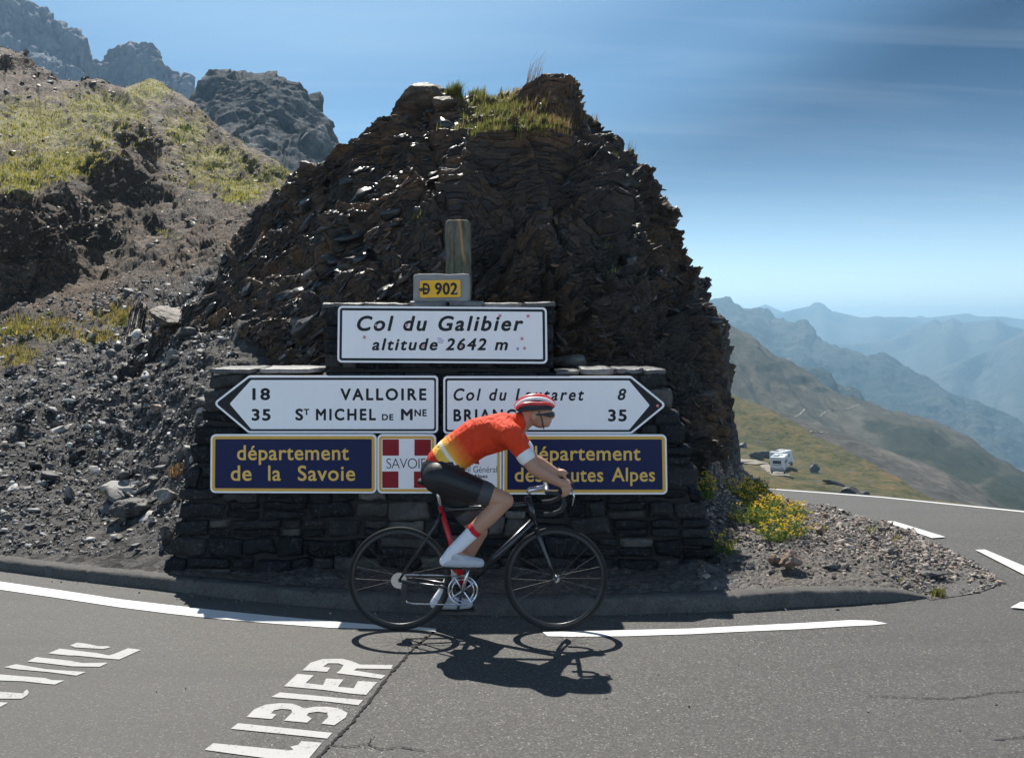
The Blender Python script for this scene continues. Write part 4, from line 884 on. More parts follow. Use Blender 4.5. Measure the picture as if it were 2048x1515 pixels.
# road number plate on its block and the old post behind it
YP = 7.98
bl = wp(882, 604, YP); rb = tag(empty('road_number_marker', (bl[0], YP, bl[2])), 'grey concrete block with yellow D 902 plate on top of the upper wall tier', 'road marker')
def rough_box(name, c, d, m, parent, rough, seed, k=9):
    tv, tf = cube_template(10, k); o_ = np.random.default_rng(seed).uniform(-9, 9, 3); p = tv * np.array(d) / 2
    p = p + np.stack([fbm(p * 9 + o_, 3, 1), fbm(p * 9 + o_, 3, 4), fbm(p * 9 + o_, 3, 7)], -1) * rough
    return obj(name, mesh(name, p + np.array(c), tf, k < 20), m, parent)
rough_box('block', (0, .10, .112), (.452, .20, .232), M['concrete'], rb, .006, 3, 16)
pP = [(840, 561), (921, 559.5), (921.5, 594), (840.5, 595.5)]
layer('number_plate', rounded(pP, 4), YP, rb, M['s_yellow'], .014, -.004)
letters('D', (846, 566, 860, 589), YP, rb, M['s_black'], .0155, .035); letters('902', (870, 565, 915.5, 589.5), YP, rb, M['s_black'], .0155, .035, 0, 1.08)
layer('scrape', [(838, 577), (848, 574.5), (858, 577), (862, 580), (850, 581), (841, 583)], YP, rb, plain('plate_scrape', (0.05, 0.04, 0.03), .7), .0163, .0145)
layer('scrape', [(905, 583), (911, 578), (917, 580), (913, 585), (918, 590), (909, 588)], YP, rb, plain('plate_wear', (0.55, 0.42, 0.2), .7), .0163, .0145)
n = NT('weathered_post'); x, y, z = n.xyz(); gr = n.noise(1, 6, .7, n.mapping((22, 22, 3.5))); c = n.mix(n.ramp(gr, [(.35, 0.0), (.65, 1.0)]), (0.040, 0.036, 0.026), (0.19, 0.175, 0.135))
c = n.mix(n.ramp(n.noise(5, 5, .7), [(.45, 0.0), (.65, .7)]), c, (.05, .062, .035))
xx = n.math('ADD', x, n.math('MULTIPLY', z, .10)); d = n.math('ABSOLUTE', n.math('SUBTRACT', xx, n.math('MULTIPLY_ADD', n.noise(7, 3), .05, .032)))
stn = n.math('MULTIPLY', n.ramp(d, [(.006, 1.0), (.016, 0.0)]), n.ramp(n.math('ADD', z, .3), [(.32, 0.0), (.40, 1.0)])); c = n.mix(n.math('MULTIPLY', stn, .85), c, (0.36, 0.19, 0.075)); M['post'] = n.fin(c, .85, .2, n.bump(gr, .8, .012))
pl = wp(916, 549, 8.38); po = rough_box('stone_post', (0, 0, 0.05), (.215, .2, .72), M['post'], None, .006, 8, 12)
po.location = (pl[0], 8.44, H + .02 + .46); tag(po, 'upright square weathered stone post between the wall top and the dark rock', 'post')

# ------------------------------------------------------------------ boulders and loose stones
def ico(n):
    bm = bmesh.new(); bmesh.ops.create_icosphere(bm, subdivisions=n, radius=1); bm.verts.index_update()
    V = np.array([v.co[:] for v in bm.verts]); Fa = np.array([[v.index for v in f.verts] for f in bm.faces]); bm.free(); return V, Fa
I4, IF4 = ico(5); I1, IF1 = ico(2)
def chisel(V, r_, n, lo=.45, hi=.9):
    V = V.copy()
    for _ in range(n):
        d = r_.normal(size=3); d /= np.linalg.norm(d); h = r_.uniform(lo, hi); e = V @ d; V = np.where((e > h)[:, None], V - d * ((e - h) * .96)[:, None], V)
    return V
def boulder(name, u, v, surf, size, m, label, seed, sink=.25, rz=0, tilt=(0, 0), cat='boulder', group=None):
    r_ = np.random.default_rng(seed); V = chisel(I4, r_, 14, .42, .85); V = V + V * (fbm(V * 2.2 + seed, 5, seed) * .10)[:, None] + V * (fbm(V * 9 + seed, 3, seed) * .03)[:, None]
    lam = vnoise(np.stack([V[:, 2] * 9, V[:, 0] * .8, V[:, 1] * .8], -1), seed); V = V * (1 + lam * .018)[:, None] * np.array(size) / 2
    o = obj(name, mesh(name, V, IF4, False), m); p = on(surf, u, v) if not isinstance(surf, tuple) else np.array(surf)
    o.location = (p[0], p[1], p[2] + size[2] * (.5 - sink)); o.rotation_euler = (tilt[0], tilt[1], rz); return tag(o, label, cat, group)
def rockmat(name, c1, c2, c3):
    n = NT(name); a = n.noise(7, 7, .7); b = n.noise(40, 5, .7); c = n.ramp(a, [(.35, c1), (.5, c2), (.66, c3)])
    c = n.mix(n.ramp(b, [(.35, .5), (.6, 0)]), c, tuple(.4 * x for x in c1)); return n.fin(c, .6, .4, n.bump(n.math('ADD', a, n.math('MULTIPLY', b, .5)), .7, .02))
M['bd_dark'] = rockmat('dark_boulder', (.022, .021, .021), (.055, .052, .050), (.11, .105, .10)); M['bd_brown'] = rockmat('brown_boulder', (.09, .055, .038), (.20, .125, .088), (.32, .22, .165))
M['bd_pale'] = rockmat('pale_boulder', (.12, .11, .10), (.24, .22, .20), (.36, .33, .30)); M['bd_iron'] = rockmat('iron_boulder', (.030, .022, .016), (.075, .05, .033), (.15, .10, .065))
boulder('boulder', 1582, 1130, GS, (.26, .20, .17), M['bd_brown'], 'reddish brown angular boulder on the gravel right of the wall', 21, .2, .4)
boulder('boulder', 1552, 1121, GS, (.10, .09, .08), M['bd_brown'], 'small brown stone touching the left of the reddish boulder', 22, .2, 1.2)
boulder('boulder', 1668, 1133, GS, (.17, .10, .06), M['bd_dark'], 'small dark flat stone right of the reddish boulder', 23, .2, .1)
boulder('boulder', 1868, 1147, GS, (.24, .12, .07), M['bd_dark'], 'flat dark slab lying among the gravel near the kerb end', 24, .2, -.1)
boulder('boulder', 1640, 1062, GS, (.12, .10, .09), M['bd_brown'], 'small brown stone on the gravel beyond the yellow flowers', 27, .2, -.5)
boulder('boulder', 268, 1022, GL, (.46, .34, .20), M['bd_dark'], 'broad layered grey slab in the scree left of the wall', 25, .3, .3)
boulder('boulder', 332, 1000, GL, (.24, .18, .15), M['bd_pale'], 'pale pink stone against the left side of the wall', 26, .2, .2)
boulder('boulder', 326, 1085, GL, (.14, .16, .24), M['bd_dark'], 'upright dark stone leaning on the left foot of the wall', 28, .1, .5)
boulder('boulder', 312, 822, GL, (.30, .20, .10), M['bd_brown'], 'reddish flat stone high in the scree left of the arrow sign', 29, .1, .6)
boulder('boulder', 100, 950, GL, (.22, .2, .12), M['bd_dark'], 'dark stone in the scree above the kerb at the left', 30, .3, .2)
boulder('boulder', 285, 690, GL, (.55, .4, .22), M['bd_dark'], 'dark slab on the bare path edge beside the grass patch', 31, .45, .5)
boulder('boulder', 352, 640, GL, (.7, .5, .34), M['bd_iron'], 'dark brown rock at the foot of the outcrop left side', 32, .45, .7, (.3, .3))
boulder('boulder', 842, 226, GR, (.98, .70, .56), M['bd_iron'], 'overhanging brown block on the left top edge of the outcrop', 45, .36, .15, (0, -.02))
boulder('boulder', 890, 212, GR, (.30, .26, .20), M['bd_iron'], 'brown block between the overhanging block and the summit grass', 42, .3, .9)
boulder('boulder', 1628, 940, G1, (3.0, 2.4, 2.6), M['bd_dark'], 'big grey boulder on the grass slope right of the motorhomes', 44, .2, .3)
boulder('boulder', 1663, 962, G1, (4.4, 1.8, 1.2), M['bd_dark'], 'long dark slab on the grass slope below the big boulder', 45, .3, -.4, (0, .3))
boulder('boulder', 1707, 985, G1, (1.8, 1.3, .8), M['bd_dark'], 'dark rock on the grass slope right of the long slab', 46, .3, .2)
boulder('boulder', 1730, 993, G1, (1.6, 1.1, .7), M['bd_dark'], 'rightmost dark rock of the grass slope above the road', 47, .3, .7)
boulder('boulder', 1488, 888, G1, (3.2, 2.2, 1.5), M['bd_dark'], 'dark rock on the grass beside the outcrop edge', 48, .3, .7)
for q, (u, v, s_) in enumerate(((1514, 911, 3.2), (1528, 909, 3.6), (1544, 907, 3.0))):
    boulder('boulder', u, v, G1, (s_, 2, 1.7), M['bd_dark'], ('dark rock at the left end of the row beside the motorhomes', 'middle rock of the row beside the motorhomes', 'rock at the right end of the row, half behind the motorhome roof')[q], 50 + q, .25, .3 * q, group='rocks in a row beside the motorhomes')
# painted end of an old kerb block lying in the scree
c0 = on(GL, 240, 972) - np.array([0, 0, .025]); kbk_ = rough_box('kerb_block', (0, 0, .03), (.30, .20, .075), M['concrete'], None, .010, 9, 22); kbk_.location = c0; kbk_.rotation_euler = (.1, .05, -.12)
n = NT('painted_concrete'); x, y, z = n.xyz(); kc_ = n.ramp(n.math('ADD', z, n.math('MULTIPLY', n.noise(20, 4), .03)), [(.03, (.20, .15, .05)), (.05, (.27, .26, .245))]); kbk_.data.materials[0] = n.fin(kc_, .8, .3, n.bump(n.noise(30, 4), .5, .01))
tag(kbk_, 'pale concrete block with a worn yellow band half buried in the scree', 'concrete block')

def scatter(name, P, S, m, seed, flat=(.35, .8), tilt=.5, nvar=14):
    """many loose stones in one mesh: P positions, S sizes"""
    r_ = np.random.default_rng(seed); n_ = len(P); var = []
    for i in range(nvar):
        V = chisel(I1, r_, 13, .30, .66); var.append(V * 1.35 + r_.normal(size=V.shape) * .03)
    var = np.array(var)[r_.integers(0, nvar, n_)]
    D = np.stack([S * r_.uniform(.7, 1.3, n_), S * r_.uniform(.5, 1.0, n_), S * r_.uniform(*flat, n_)], -1) / 2
    var = var * D[:, None]
    a, b, g = r_.uniform(0, 6.28, n_), r_.normal(0, tilt, n_), r_.normal(0, tilt, n_)
    ca, sa, cb, sb, cg, sg = np.cos(a), np.sin(a), np.cos(b), np.sin(b), np.cos(g), np.sin(g); o_ = np.zeros(n_); l_ = np.ones(n_)
    Rz = np.stack([np.stack([ca, -sa, o_], -1), np.stack([sa, ca, o_], -1), np.stack([o_, o_, l_], -1)], 1)
    Ry = np.stack([np.stack([cb, o_, sb], -1), np.stack([o_, l_, o_], -1), np.stack([-sb, o_, cb], -1)], 1)
    Rx = np.stack([np.stack([l_, o_, o_], -1), np.stack([o_, cg, -sg], -1), np.stack([o_, sg, cg], -1)], 1)
    V = np.einsum('nij,nkj->nki', Ry @ Rx @ Rz, var) + P[:, None]
    Fa = (IF1[None] + (np.arange(n_) * len(I1))[:, None, None]).reshape(-1, 3)
    return tag(obj(name, mesh(name, V.reshape(-1, 3), Fa, False), m), kind='stuff')
def pick(G, n_, seed, wfun):
    """random points on a lofted surface, weighted by area on the photo times wfun"""
    r_ = np.random.default_rng(seed); pu, pv = proj(G)
    a = np.abs((pu[1:, 1:] - pu[:-1, :-1]) * (pv[1:, :-1] - pv[:-1, 1:])) + np.abs((pu[:-1, 1:] - pu[1:, :-1]) * (pv[1:, 1:] - pv[:-1, :-1]))
    wgt = a * wfun(pu[:-1, :-1], pv[:-1, :-1], G[:-1, :-1]); wgt = (wgt / wgt.sum()).ravel()
    i = r_.choice(len(wgt), n_, p=wgt); r, c = np.divmod(i, G.shape[1] - 1); s_, t_ = r_.random((n_, 1)), r_.random((n_, 1))
    return (1 - s_) * (1 - t_) * G[r, c] + (1 - s_) * t_ * G[r, c + 1] + s_ * (1 - t_) * G[r + 1, c] + s_ * t_ * G[r + 1, c + 1], r_
def wl(u, v, P):
    path = np.exp(-((v - (735 - .42 * u)) / 30) ** 2) * (u < 400) * (v < 760)
    return np.where(u < -60, .5, 1.0) * (u > -600) * (u < 470) * (P[..., 1] < 24) * (v < 1110) * (v > 560) * (1 - .85 * path) * (1 - .55 * np.exp(-((u - 250) / 80) ** 2 - ((v - 1075) / 35) ** 2))
P, r_ = pick(GL, 19000, 3, wl); S = np.exp(r_.normal(-3.55, .50, len(P))) * np.clip(P[:, 1] / 9.5, .8, 2.0); S = np.minimum(S, .20 * P[:, 1] / 10)
scatter('scree', P + np.array([0, 0, .006]), S, M['slate'], 4, (.18, .5), .5)
P, r_ = pick(GS, 9000, 5, lambda u, v, P: (u > 1395) * (v < 1185) * (1 - .8 * np.exp(-((v - 1165 + .02 * (u - 1500)) / 26) ** 2) * (u < 1800)) * (.25 + sstep(7.6, 8.6, P[..., 1])))
S = np.exp(r_.normal(-3.7, .50, len(P))); S = np.minimum(S, .12); scatter('gravel', P + np.array([0, 0, .004]), S, M['chips'], 6, (.3, .75), .4)
P, r_ = pick(GS, 1500, 7, lambda u, v, P: (u > 1780) * 1.0); scatter('gravel', P + np.array([0, 0, .002]), np.exp(r_.normal(-3.9, .3, len(P))), M['slate'], 8, (.4, .8), .4)
# grit spilled on the road along the kerb
q_ = np.random.default_rng(12); i_ = q_.integers(20, len(KP) - 4, 420); off = -np.abs(q_.normal(0, .07, 420)) - .01
P = KP[i_] + NB[i_] * off[:, None]; P[:, 2] = .003; scatter('grit', P, np.exp(q_.normal(-4.9, .45, 420)), M['slate'], 13)
P = np.stack([q_.uniform(-3, 4, 60), q_.uniform(4.6, 6.3, 60), np.full(60, .003)], -1); scatter('grit', P, np.exp(q_.normal(-4.9, .3, 60)), M['tar'], 14)
# thin slabs of schist standing out along the bedding of the outcrop, tilted out of the face
ST, SF = cube_template(3, 6)
def slabs(name, P, r_, m, lmin, lmax, spread, thick=(.10, .32), lean=.52):
    n_ = len(P); x, z = P[:, 0] - .30, P[:, 2] + .9; rad = np.stack([x * .95, np.zeros(n_), z], -1); rad /= np.linalg.norm(rad, axis=1, keepdims=True)
    rad[:, 0] *= 1.15
    nn = rad * .85 + np.array([0, -lean, 0]) + r_.normal(0, spread, (n_, 3)); nn /= np.linalg.norm(nn, axis=1, keepdims=True)
    t = np.stack([rad[:, 2], r_.normal(0, .25, n_), -rad[:, 0]], -1) + r_.normal(0, .12, (n_, 3)); t -= nn * np.sum(t * nn, 1, keepdims=True); t /= np.linalg.norm(t, axis=1, keepdims=True); bb = np.cross(nn, t)
    L_ = np.exp(r_.normal(math.log((lmin * lmax) ** .5), .42, n_)).clip(lmin * .6, lmax * 1.5); W_ = L_ * r_.uniform(.35, .8, n_); T_ = L_ * r_.uniform(*thick, n_)
    V = ST[None] * np.stack([L_, W_, T_], -1)[:, None] / 2; V = V * (1 + r_.normal(0, .20, (n_, len(ST), 3)))
    q = r_.integers(0, 5, n_); tp = 1 - np.clip(ST[None, :, 0] * r_.uniform(-.9, .9, n_)[:, None] + .25, 0, .85); V[..., 1] *= tp; V[..., 2] *= .35 + .65 * tp; V[..., 1] += V[..., 0] * r_.normal(0, .35, n_)[:, None]
    V = V[..., 0:1] * t[:, None] + V[..., 1:2] * bb[:, None] + V[..., 2:3] * nn[:, None] + P[:, None]
    Fa = (SF[None] + (np.arange(n_) * len(ST))[:, None, None]).reshape(-1, 4)
    return tag(obj(name, mesh(name, V.reshape(-1, 3), Fa), m), kind='stuff')
n = NT('schist_slabs'); isl = n.island(); c = n.ramp(isl, [(0.0, (.006, .006, .006)), (.5, (.022, .020, .019)), (.72, (.060, .053, .047)), (.80, (.10, .092, .083)), (.88, (.085, .044, .021)), (1.0, (.19, .10, .048))])
c = n.mix(n.ramp(n.noise(30, 5, .7), [(.4, .5), (.62, 0)]), c, (.006, .006, .006)); M['slab'] = n.fin(c, n.math('MULTIPLY_ADD', n.noise(14, 3), .35, .22), .55, n.bump(n.noise(60, 4, .7), .35, .006))
def wr_(u, v, P): return (u < 1450) * (v < 1000) * (1 - .9 * np.exp(-((u - 1060) / 115) ** 2 - ((v - 390) / 90) ** 2)) * (.14 + .86 * sstep(1120, 740, u)) * (1 - .8 * blob(u, v, [(1000, 225, 90, 40, 1)])) * (.25 + .75 * np.clip(fbm(P * 1.6, 3, 161) * 1.3 + .5, 0, 1))
P, r_ = pick(GR, 24000, 15, wr_); slabs('rock_flakes', P, r_, M['slab'], .025, .10, .26)
P, r_ = pick(GR, 420, 17, wr_); slabs('rock_flakes', P, r_, M['slab'], .11, .24, .22, (.16, .45), .40)
# ------------------------------------------------------------------ grass on the summit of the outcrop and on the left hill
def grass(name, P, hmin, hmax, nb, wid, cols, seed, lean=(0.15, -.1), kind='stuff', curl=.5):
    r_ = np.random.default_rng(seed); n_ = len(P) * nb; B = np.repeat(P, nb, 0); sp = np.repeat(r_.uniform(.4, 1.0, len(P)), nb)
    B = B + np.stack([r_.normal(0, wid * 4, n_), r_.normal(0, wid * 4, n_), np.zeros(n_)], -1)
    h = r_.uniform(hmin, hmax, n_) * sp; a = r_.uniform(0, 6.28, n_); l = r_.normal(curl * .6, .3, n_) * h
    D = np.stack([np.cos(a) * l + lean[0] * h, np.sin(a) * l + lean[1] * h, h], -1); W = np.stack([np.cos(a + 1.57), np.sin(a + 1.57), np.zeros(n_)], -1) * (wid * r_.uniform(.6, 1.2, n_))[:, None]
    mid_ = B + D * np.array([.35, .35, .62]); V = np.stack([B - W, B + W, mid_ + W * .7, mid_ - W * .7, B + D], 1)
    i = (np.arange(n_) * 5)[:, None]; tri = np.concatenate([i + np.array([[0, 1, 2]]), i + np.array([[0, 2, 3]]), i + np.array([[3, 2, 4]])], 0)
    n = NT(name); c = n.ramp(n.island(), cols)
    d = n.t.nodes.new('ShaderNodeBsdfDiffuse'); t = n.t.nodes.new('ShaderNodeBsdfTranslucent'); mxs = n.t.nodes.new('ShaderNodeMixShader'); n.set(d.inputs[0], c); n.set(t.inputs[0], c); mxs.inputs[0].default_value = .5
    n.t.links.new(d.outputs[0], mxs.inputs[1]); n.t.links.new(t.outputs[0], mxs.inputs[2]); n.t.links.new(mxs.outputs[0], n.o.inputs[0])
    o = obj(name, mesh(name, V.reshape(-1, 3), tri), n.m); return tag(o, kind=kind) if kind else o
GC = [(0.0, (.07, .09, .02)), (.4, (.16, .18, .04)), (.75, (.28, .25, .08)), (1.0, (.34, .28, .14))]
BC = [(0.0, (.10, .06, .03)), (.5, (.22, .14, .07)), (1.0, (.36, .26, .15))]
def gm(pts): return lambda u, v, P: blob(u, v, pts) ** 2
top_ = [(1000, 225, 70, 30, 1), (960, 190, 50, 18, 1), (1060, 255, 60, 20, 1), (910, 180, 22, 14, .9), (975, 262, 60, 14, .8)]
P, _ = pick(GR, 2600, 21, gm(top_)); grass('grass', P, .05, .13, 7, .0035, GC, 22)
P, _ = pick(GR, 900, 23, gm([(1080, 225, 60, 28, 1), (1120, 255, 35, 20, 1), (1040, 205, 50, 14, .7)])); grass('dry_grass', P, .06, .15, 7, .003, BC, 24)
P, _ = pick(GR, 90, 25, gm([(912, 178, 14, 9, 1)])); grass('grass', P, .10, .24, 8, .004, [(0.0, (.04, .06, .012)), (.6, (.12, .14, .03)), (1.0, (.22, .2, .06))], 26)
P, _ = pick(GR, 45, 27, gm([(940, 165, 40, 8, 1), (995, 160, 40, 8, 1), (905, 168, 18, 8, 1)])); grass('seed_stalks', P, .22, .44, 2, .0017, BC, 28, (.35, 0), curl=.2)
P, _ = pick(GR, 40, 29, gm([(1255, 312, 20, 12, 1)])); grass('grass', P, .05, .18, 5, .003, GC, 30, (.2, 0))
P, _ = pick(GR, 180, 31, gm([(828, 440, 16, 8, 1), (1210, 490, 14, 20, 1), (1225, 540, 14, 14, 1)])); grass('grass', P, .03, .07, 6, .004, GC, 32)
def hillg(u, v, P): return np.clip(grassmask(P, u, v) - .25, 0, 1) * (P[..., 1] > 20)
P, _ = pick(GL, 7000, 33, hillg); grass('hill_grass', P, .05, .17, 5, .014, [(0.0, (.07, .09, .014)), (.45, (.25, .25, .045)), (.8, (.42, .36, .08)), (1.0, (.46, .34, .12))], 34)
P, _ = pick(GL, 900, 35, gm([(60, 660, 80, 20, 1), (240, 640, 50, 14, 1), (190, 680, 40, 10, .8), (30, 715, 40, 18, .8)])); grass('grass', P, .05, .16, 6, .008, [(0.0, (.10, .10, .02)), (.5, (.24, .2, .05)), (1.0, (.36, .27, .10))], 36)
P, _ = pick(GS, 40, 37, gm([(1872, 1190, 14, 4, 1)])); grass('grass', P, .03, .09, 6, .003, GC, 38)
P, _ = pick(GS, 60, 39, gm([(1790, 1078, 14, 5, 1), (1735, 1062, 12, 4, 1), (1800, 1160, 10, 4, .8), (1640, 1060, 14, 10, .8)])); grass('grass', P, .02, .06, 6, .003, GC, 40)
P, _ = pick(GL, 60, 41, gm([(350, 950, 10, 14, 1), (410, 645, 10, 12, 1)])); grass('grass', P, .05, .14, 6, .004, BC, 42)

# ------------------------------------------------------------------ yellow flowering plants at the foot of the outcrop
n = NT('plant_leaf'); c = n.ramp(n.island(), [(0, (.04, .08, .016)), (.6, (.14, .20, .045)), (1, (.30, .31, .10))])
d_ = n.t.nodes.new('ShaderNodeBsdfDiffuse'); t_ = n.t.nodes.new('ShaderNodeBsdfTranslucent'); ms_ = n.t.nodes.new('ShaderNodeMixShader'); n.set(d_.inputs[0], c); n.set(t_.inputs[0], c); ms_.inputs[0].default_value = .5
n.t.links.new(d_.outputs[0], ms_.inputs[1]); n.t.links.new(t_.outputs[0], ms_.inputs[2]); n.t.links.new(ms_.outputs[0], n.o.inputs[0]); M['leaf'] = n.m
n = NT('yellow_petals'); c = n.ramp(n.island(), [(0, (.60, .34, .015)), (.5, (.80, .54, .04)), (1, (.88, .72, .20))])
d_ = n.t.nodes.new('ShaderNodeBsdfDiffuse'); t_ = n.t.nodes.new('ShaderNodeBsdfTranslucent'); ms_ = n.t.nodes.new('ShaderNodeMixShader'); n.set(d_.inputs[0], c); n.set(t_.inputs[0], c); ms_.inputs[0].default_value = .45
n.t.links.new(d_.outputs[0], ms_.inputs[1]); n.t.links.new(t_.outputs[0], ms_.inputs[2]); n.t.links.new(ms_.outputs[0], n.o.inputs[0]); M['petal'] = n.m
M['white_petal'] = plain('white_petals', (.75, .75, .70), .7, .2)
def plant(u, v, surf, rad, hgt, nst, label, seed, fl=.7, petal='petal', loc=None):
    r_ = np.random.default_rng(seed); p = on(surf, u, v) if loc is None else np.array(loc)
    rad *= 1.3; nst = int(nst * .75); root = tag(empty('flowering_plant', tuple(p)), label, 'plant', 'yellow flowering plants at the foot of the outcrop')
    LV, LF, FV, FF = [], [], [], []
    def quad(c, a, b, V, Fa): k = len(V); V += [c - a, c + b * .5, c + a, c - b * .5]; Fa.append((k, k + 1, k + 2, k + 3))
    for s_ in range(nst):
        a = r_.uniform(0, 6.28); rr_ = rad * math.sqrt(r_.random()); b = np.array([math.cos(a) * rr_ * .6, math.sin(a) * rr_ * .6, -.02]); h = hgt * r_.uniform(.25, 1.15) * (1 - .35 * (rr_ / rad) ** 2)
        t = np.array([math.cos(a) * rr_ * 1.1 + r_.normal(0, .02), math.sin(a) * rr_ * 1.1 + r_.normal(0, .02), h])
        w_ = np.array([.0018, 0, 0]); k = len(LV); LV += [b - w_, b + w_, t + w_, t - w_]; LF.append((k, k + 1, k + 2, k + 3))
        for q in range(r_.integers(7, 12)):
            f = r_.uniform(.05, .95); c = b + (t - b) * f; d = r_.normal(size=3); d[2] = abs(d[2]) * .5; d /= np.linalg.norm(d); e = np.cross(d, r_.normal(size=3)); e /= np.linalg.norm(e)
            L_ = r_.uniform(.008, .022); quad(c + d * L_, d * L_, e * L_ * .6, LV, LF)
        if r_.random() < fl:
            for q in range(r_.integers(3, 8)):
                c = t + r_.normal(0, .014, 3) * np.array([1, 1, .5]) + np.array([0, 0, .006]); nn = r_.normal(size=3) * .6 + np.array([0, -.2, 1]); nn /= np.linalg.norm(nn)
                x = np.cross(nn, [0, 1, .3]); x /= np.linalg.norm(x); y = np.cross(nn, x); R_ = r_.uniform(.006, .011); k = len(FV)
                FV.append(c + nn * R_ * .35); FV += [c + (x * math.cos(g) + y * math.sin(g)) * R_ * (1 if j % 2 else .72) for j, g in enumerate(np.linspace(0, 6.28, 9)[:-1])]
                FF += [(k, k + 1 + j, k + 1 + (j + 1) % 8) for j in range(8)]
    obj('foliage', mesh('foliage', LV, LF), M['leaf'], root)
    if FV: obj('flowers', mesh('flowers', FV, FF), M[petal], root)
    return root
plant(1410, 1000, GS, .10, .20, 60, 'yellow flowers growing in the dark gap between wall and outcrop', 61, .95, loc=wp(1410, 992, 8.95))
plant(1432, 1098, GS, .11, .16, 55, 'small yellow flowering plant at the right foot of the wall', 62, .6)
plant(1480, 985, GS, .12, .18, 60, 'yellow flowering plant highest on the gravel bank', 63, .9)
plant(1510, 1010, GS, .15, .20, 90, 'yellow flowering plant in the upper middle of the clump', 64, .9)
plant(1500, 1040, GS, .14, .17, 90, 'mostly green plant low at the left of the flower clump', 65, .25)
plant(1545, 1032, GS, .16, .20, 100, 'dense yellow flowering plant in the middle of the clump', 66, .8)
plant(1552, 1072, GS, .13, .15, 80, 'green plant with few flowers at the lower end of the clump', 67, .35)
plant(1585, 1062, GS, .11, .15, 60, 'yellow flowering plant at the lower right of the clump', 68, .8)
plant(1592, 1028, GS, .11, .14, 55, 'yellow flowering plant nearest the road edge line', 69, .75)
plant(1522, 978, GS, .12, .15, 70, 'dark green plant on the crest of the gravel bank', 70, .12)
P, _ = pick(GS, 60, 71, gm([(1495, 1030, 20, 14, 1)])); 
# ------------------------------------------------------------------ motorhomes parked on the slope
M['van_white'] = plain('van_white', (.55, .55, .54), .35, .5, var=.05, scale=1.5); M['van_grey'] = plain('van_grey', (.10, .10, .11), .5, .4, var=.1); M['van_glass'] = plain('van_glass', (.015, .018, .022), .08, .6, var=.05)
M['van_red'] = plain('van_red', (.42, .02, .02), .35, .5, var=.1); M['rubber'] = plain('rubber', (.014, .014, .014), .75, .3, var=.2); M['van_stripe'] = plain('van_stripe', (.05, .05, .065), .4, .5)
def motorhome(u, v, rz, label, length=6.6):
    p = on(G1, u, v); root = tag(empty('motorhome', (p[0], p[1], p[2] + .02), rz), label, 'motorhome', 'motorhomes parked on the slope'); L_ = length
    bm = MB(); bm.box((0, L_ * .40, 1.78), (2.25, L_ * .78, 2.15), .16); bm.build('body', M['van_white'], root)           # forward is +Y, the rear at y = 0
    MB().box((0, L_ * .40, .62), (2.18, L_ * .74, .34), .05).build('skirt', M['van_grey'], root)
    cb = MB(); Pf = [(L_ * .78, .45), (L_ * 1.0, .45), (L_ * 1.0, 1.05), (L_ * .93, 1.25), (L_ * .84, 2.1), (L_ * .78, 2.15)]
    V = [(-1.0, a, b) for a, b in Pf] + [(1.0, a, b) for a, b in Pf]; k = len(Pf); cb.add(V, [tuple(range(k - 1, -1, -1)), tuple(range(k, 2 * k))] + [(i, (i + 1) % k, k + (i + 1) % k, k + i) for i in range(k)]); cab = cb.build('cab', M['van_white'], root)
    ws = MB(); ws.add([(-.9, L_ * .925 + .01, 1.3), (.9, L_ * .925 + .01, 1.3), (.85, L_ * .845 + .01, 2.05), (-.85, L_ * .845 + .01, 2.05)], [(0, 1, 2, 3)]); ws.build('windscreen', M['van_glass'], cab)
    MB().box((0, -.012, 2.02), (1.30, .03, .52), .01).build('window', M['van_glass'], root)
    for yy in (L_ * .22, L_ * .52): MB().box((1.128, yy, 2.0), (.03, 1.0, .5), .01).build('window', M['van_glass'], root)
    MB().box((1.13, L_ * .36, 1.45), (.03, .62, 1.75), .01).build('door', M['van_grey'], root)
    st_ = MB(); st_.tube([(-.85 + .17 * i, -.016, 1.12 - .20 * math.sin(math.pi * i / 10)) for i in range(11)], .055, 6); st_.tube([(-.7 + .14 * i, -.016, 1.58 - .10 * math.sin(math.pi * i / 10)) for i in range(11)], .035, 6); st_.build('stripe', M['van_stripe'], root)
    MB().box((0, -.05, .62), (2.1, .16, .26), .05).build('bumper', M['van_grey'], root)
    for sx in (-1, 1): MB().box((sx * .95, -.03, .92), (.16, .05, .34), .02).build('tail_light', M['van_red'], root)
    MB().box((0, .0 - .14, .62), (.5, .02, .11)).build('number_plate', M['van_white'], root)
    for sx in (-1, 1):
        for yy in (L_ * .22, L_ * .80):
            w_ = MB(); w_.tube([(sx * 1.0 - .1, yy, .33), (sx * 1.0 + .1, yy, .33)], .33, 20); wh = w_.build('wheel', M['rubber'], root)
            MB().tube([(sx * 1.0 - .105, yy, .33), (sx * 1.0 + .105, yy, .33)], .2, 14).build('rim', M['van_grey'], wh)
    MB().box((.1, L_ * .5, 2.93), (.7, .7, .14), .04).build('roof_vent', M['van_white'], root); MB().box((-.35, L_ * .25, 2.89), (.9, 1.3, .05), .01).build('solar_panel', M['van_glass'], root)
    return root
motorhome(1556, 944, R(-23), 'white motorhome seen from behind with dark curved stripes on its rear', 6.4)
motorhome(1549, 931, R(-38), 'white motorhome half hidden behind the other one, only its roof and side showing', 6.2)
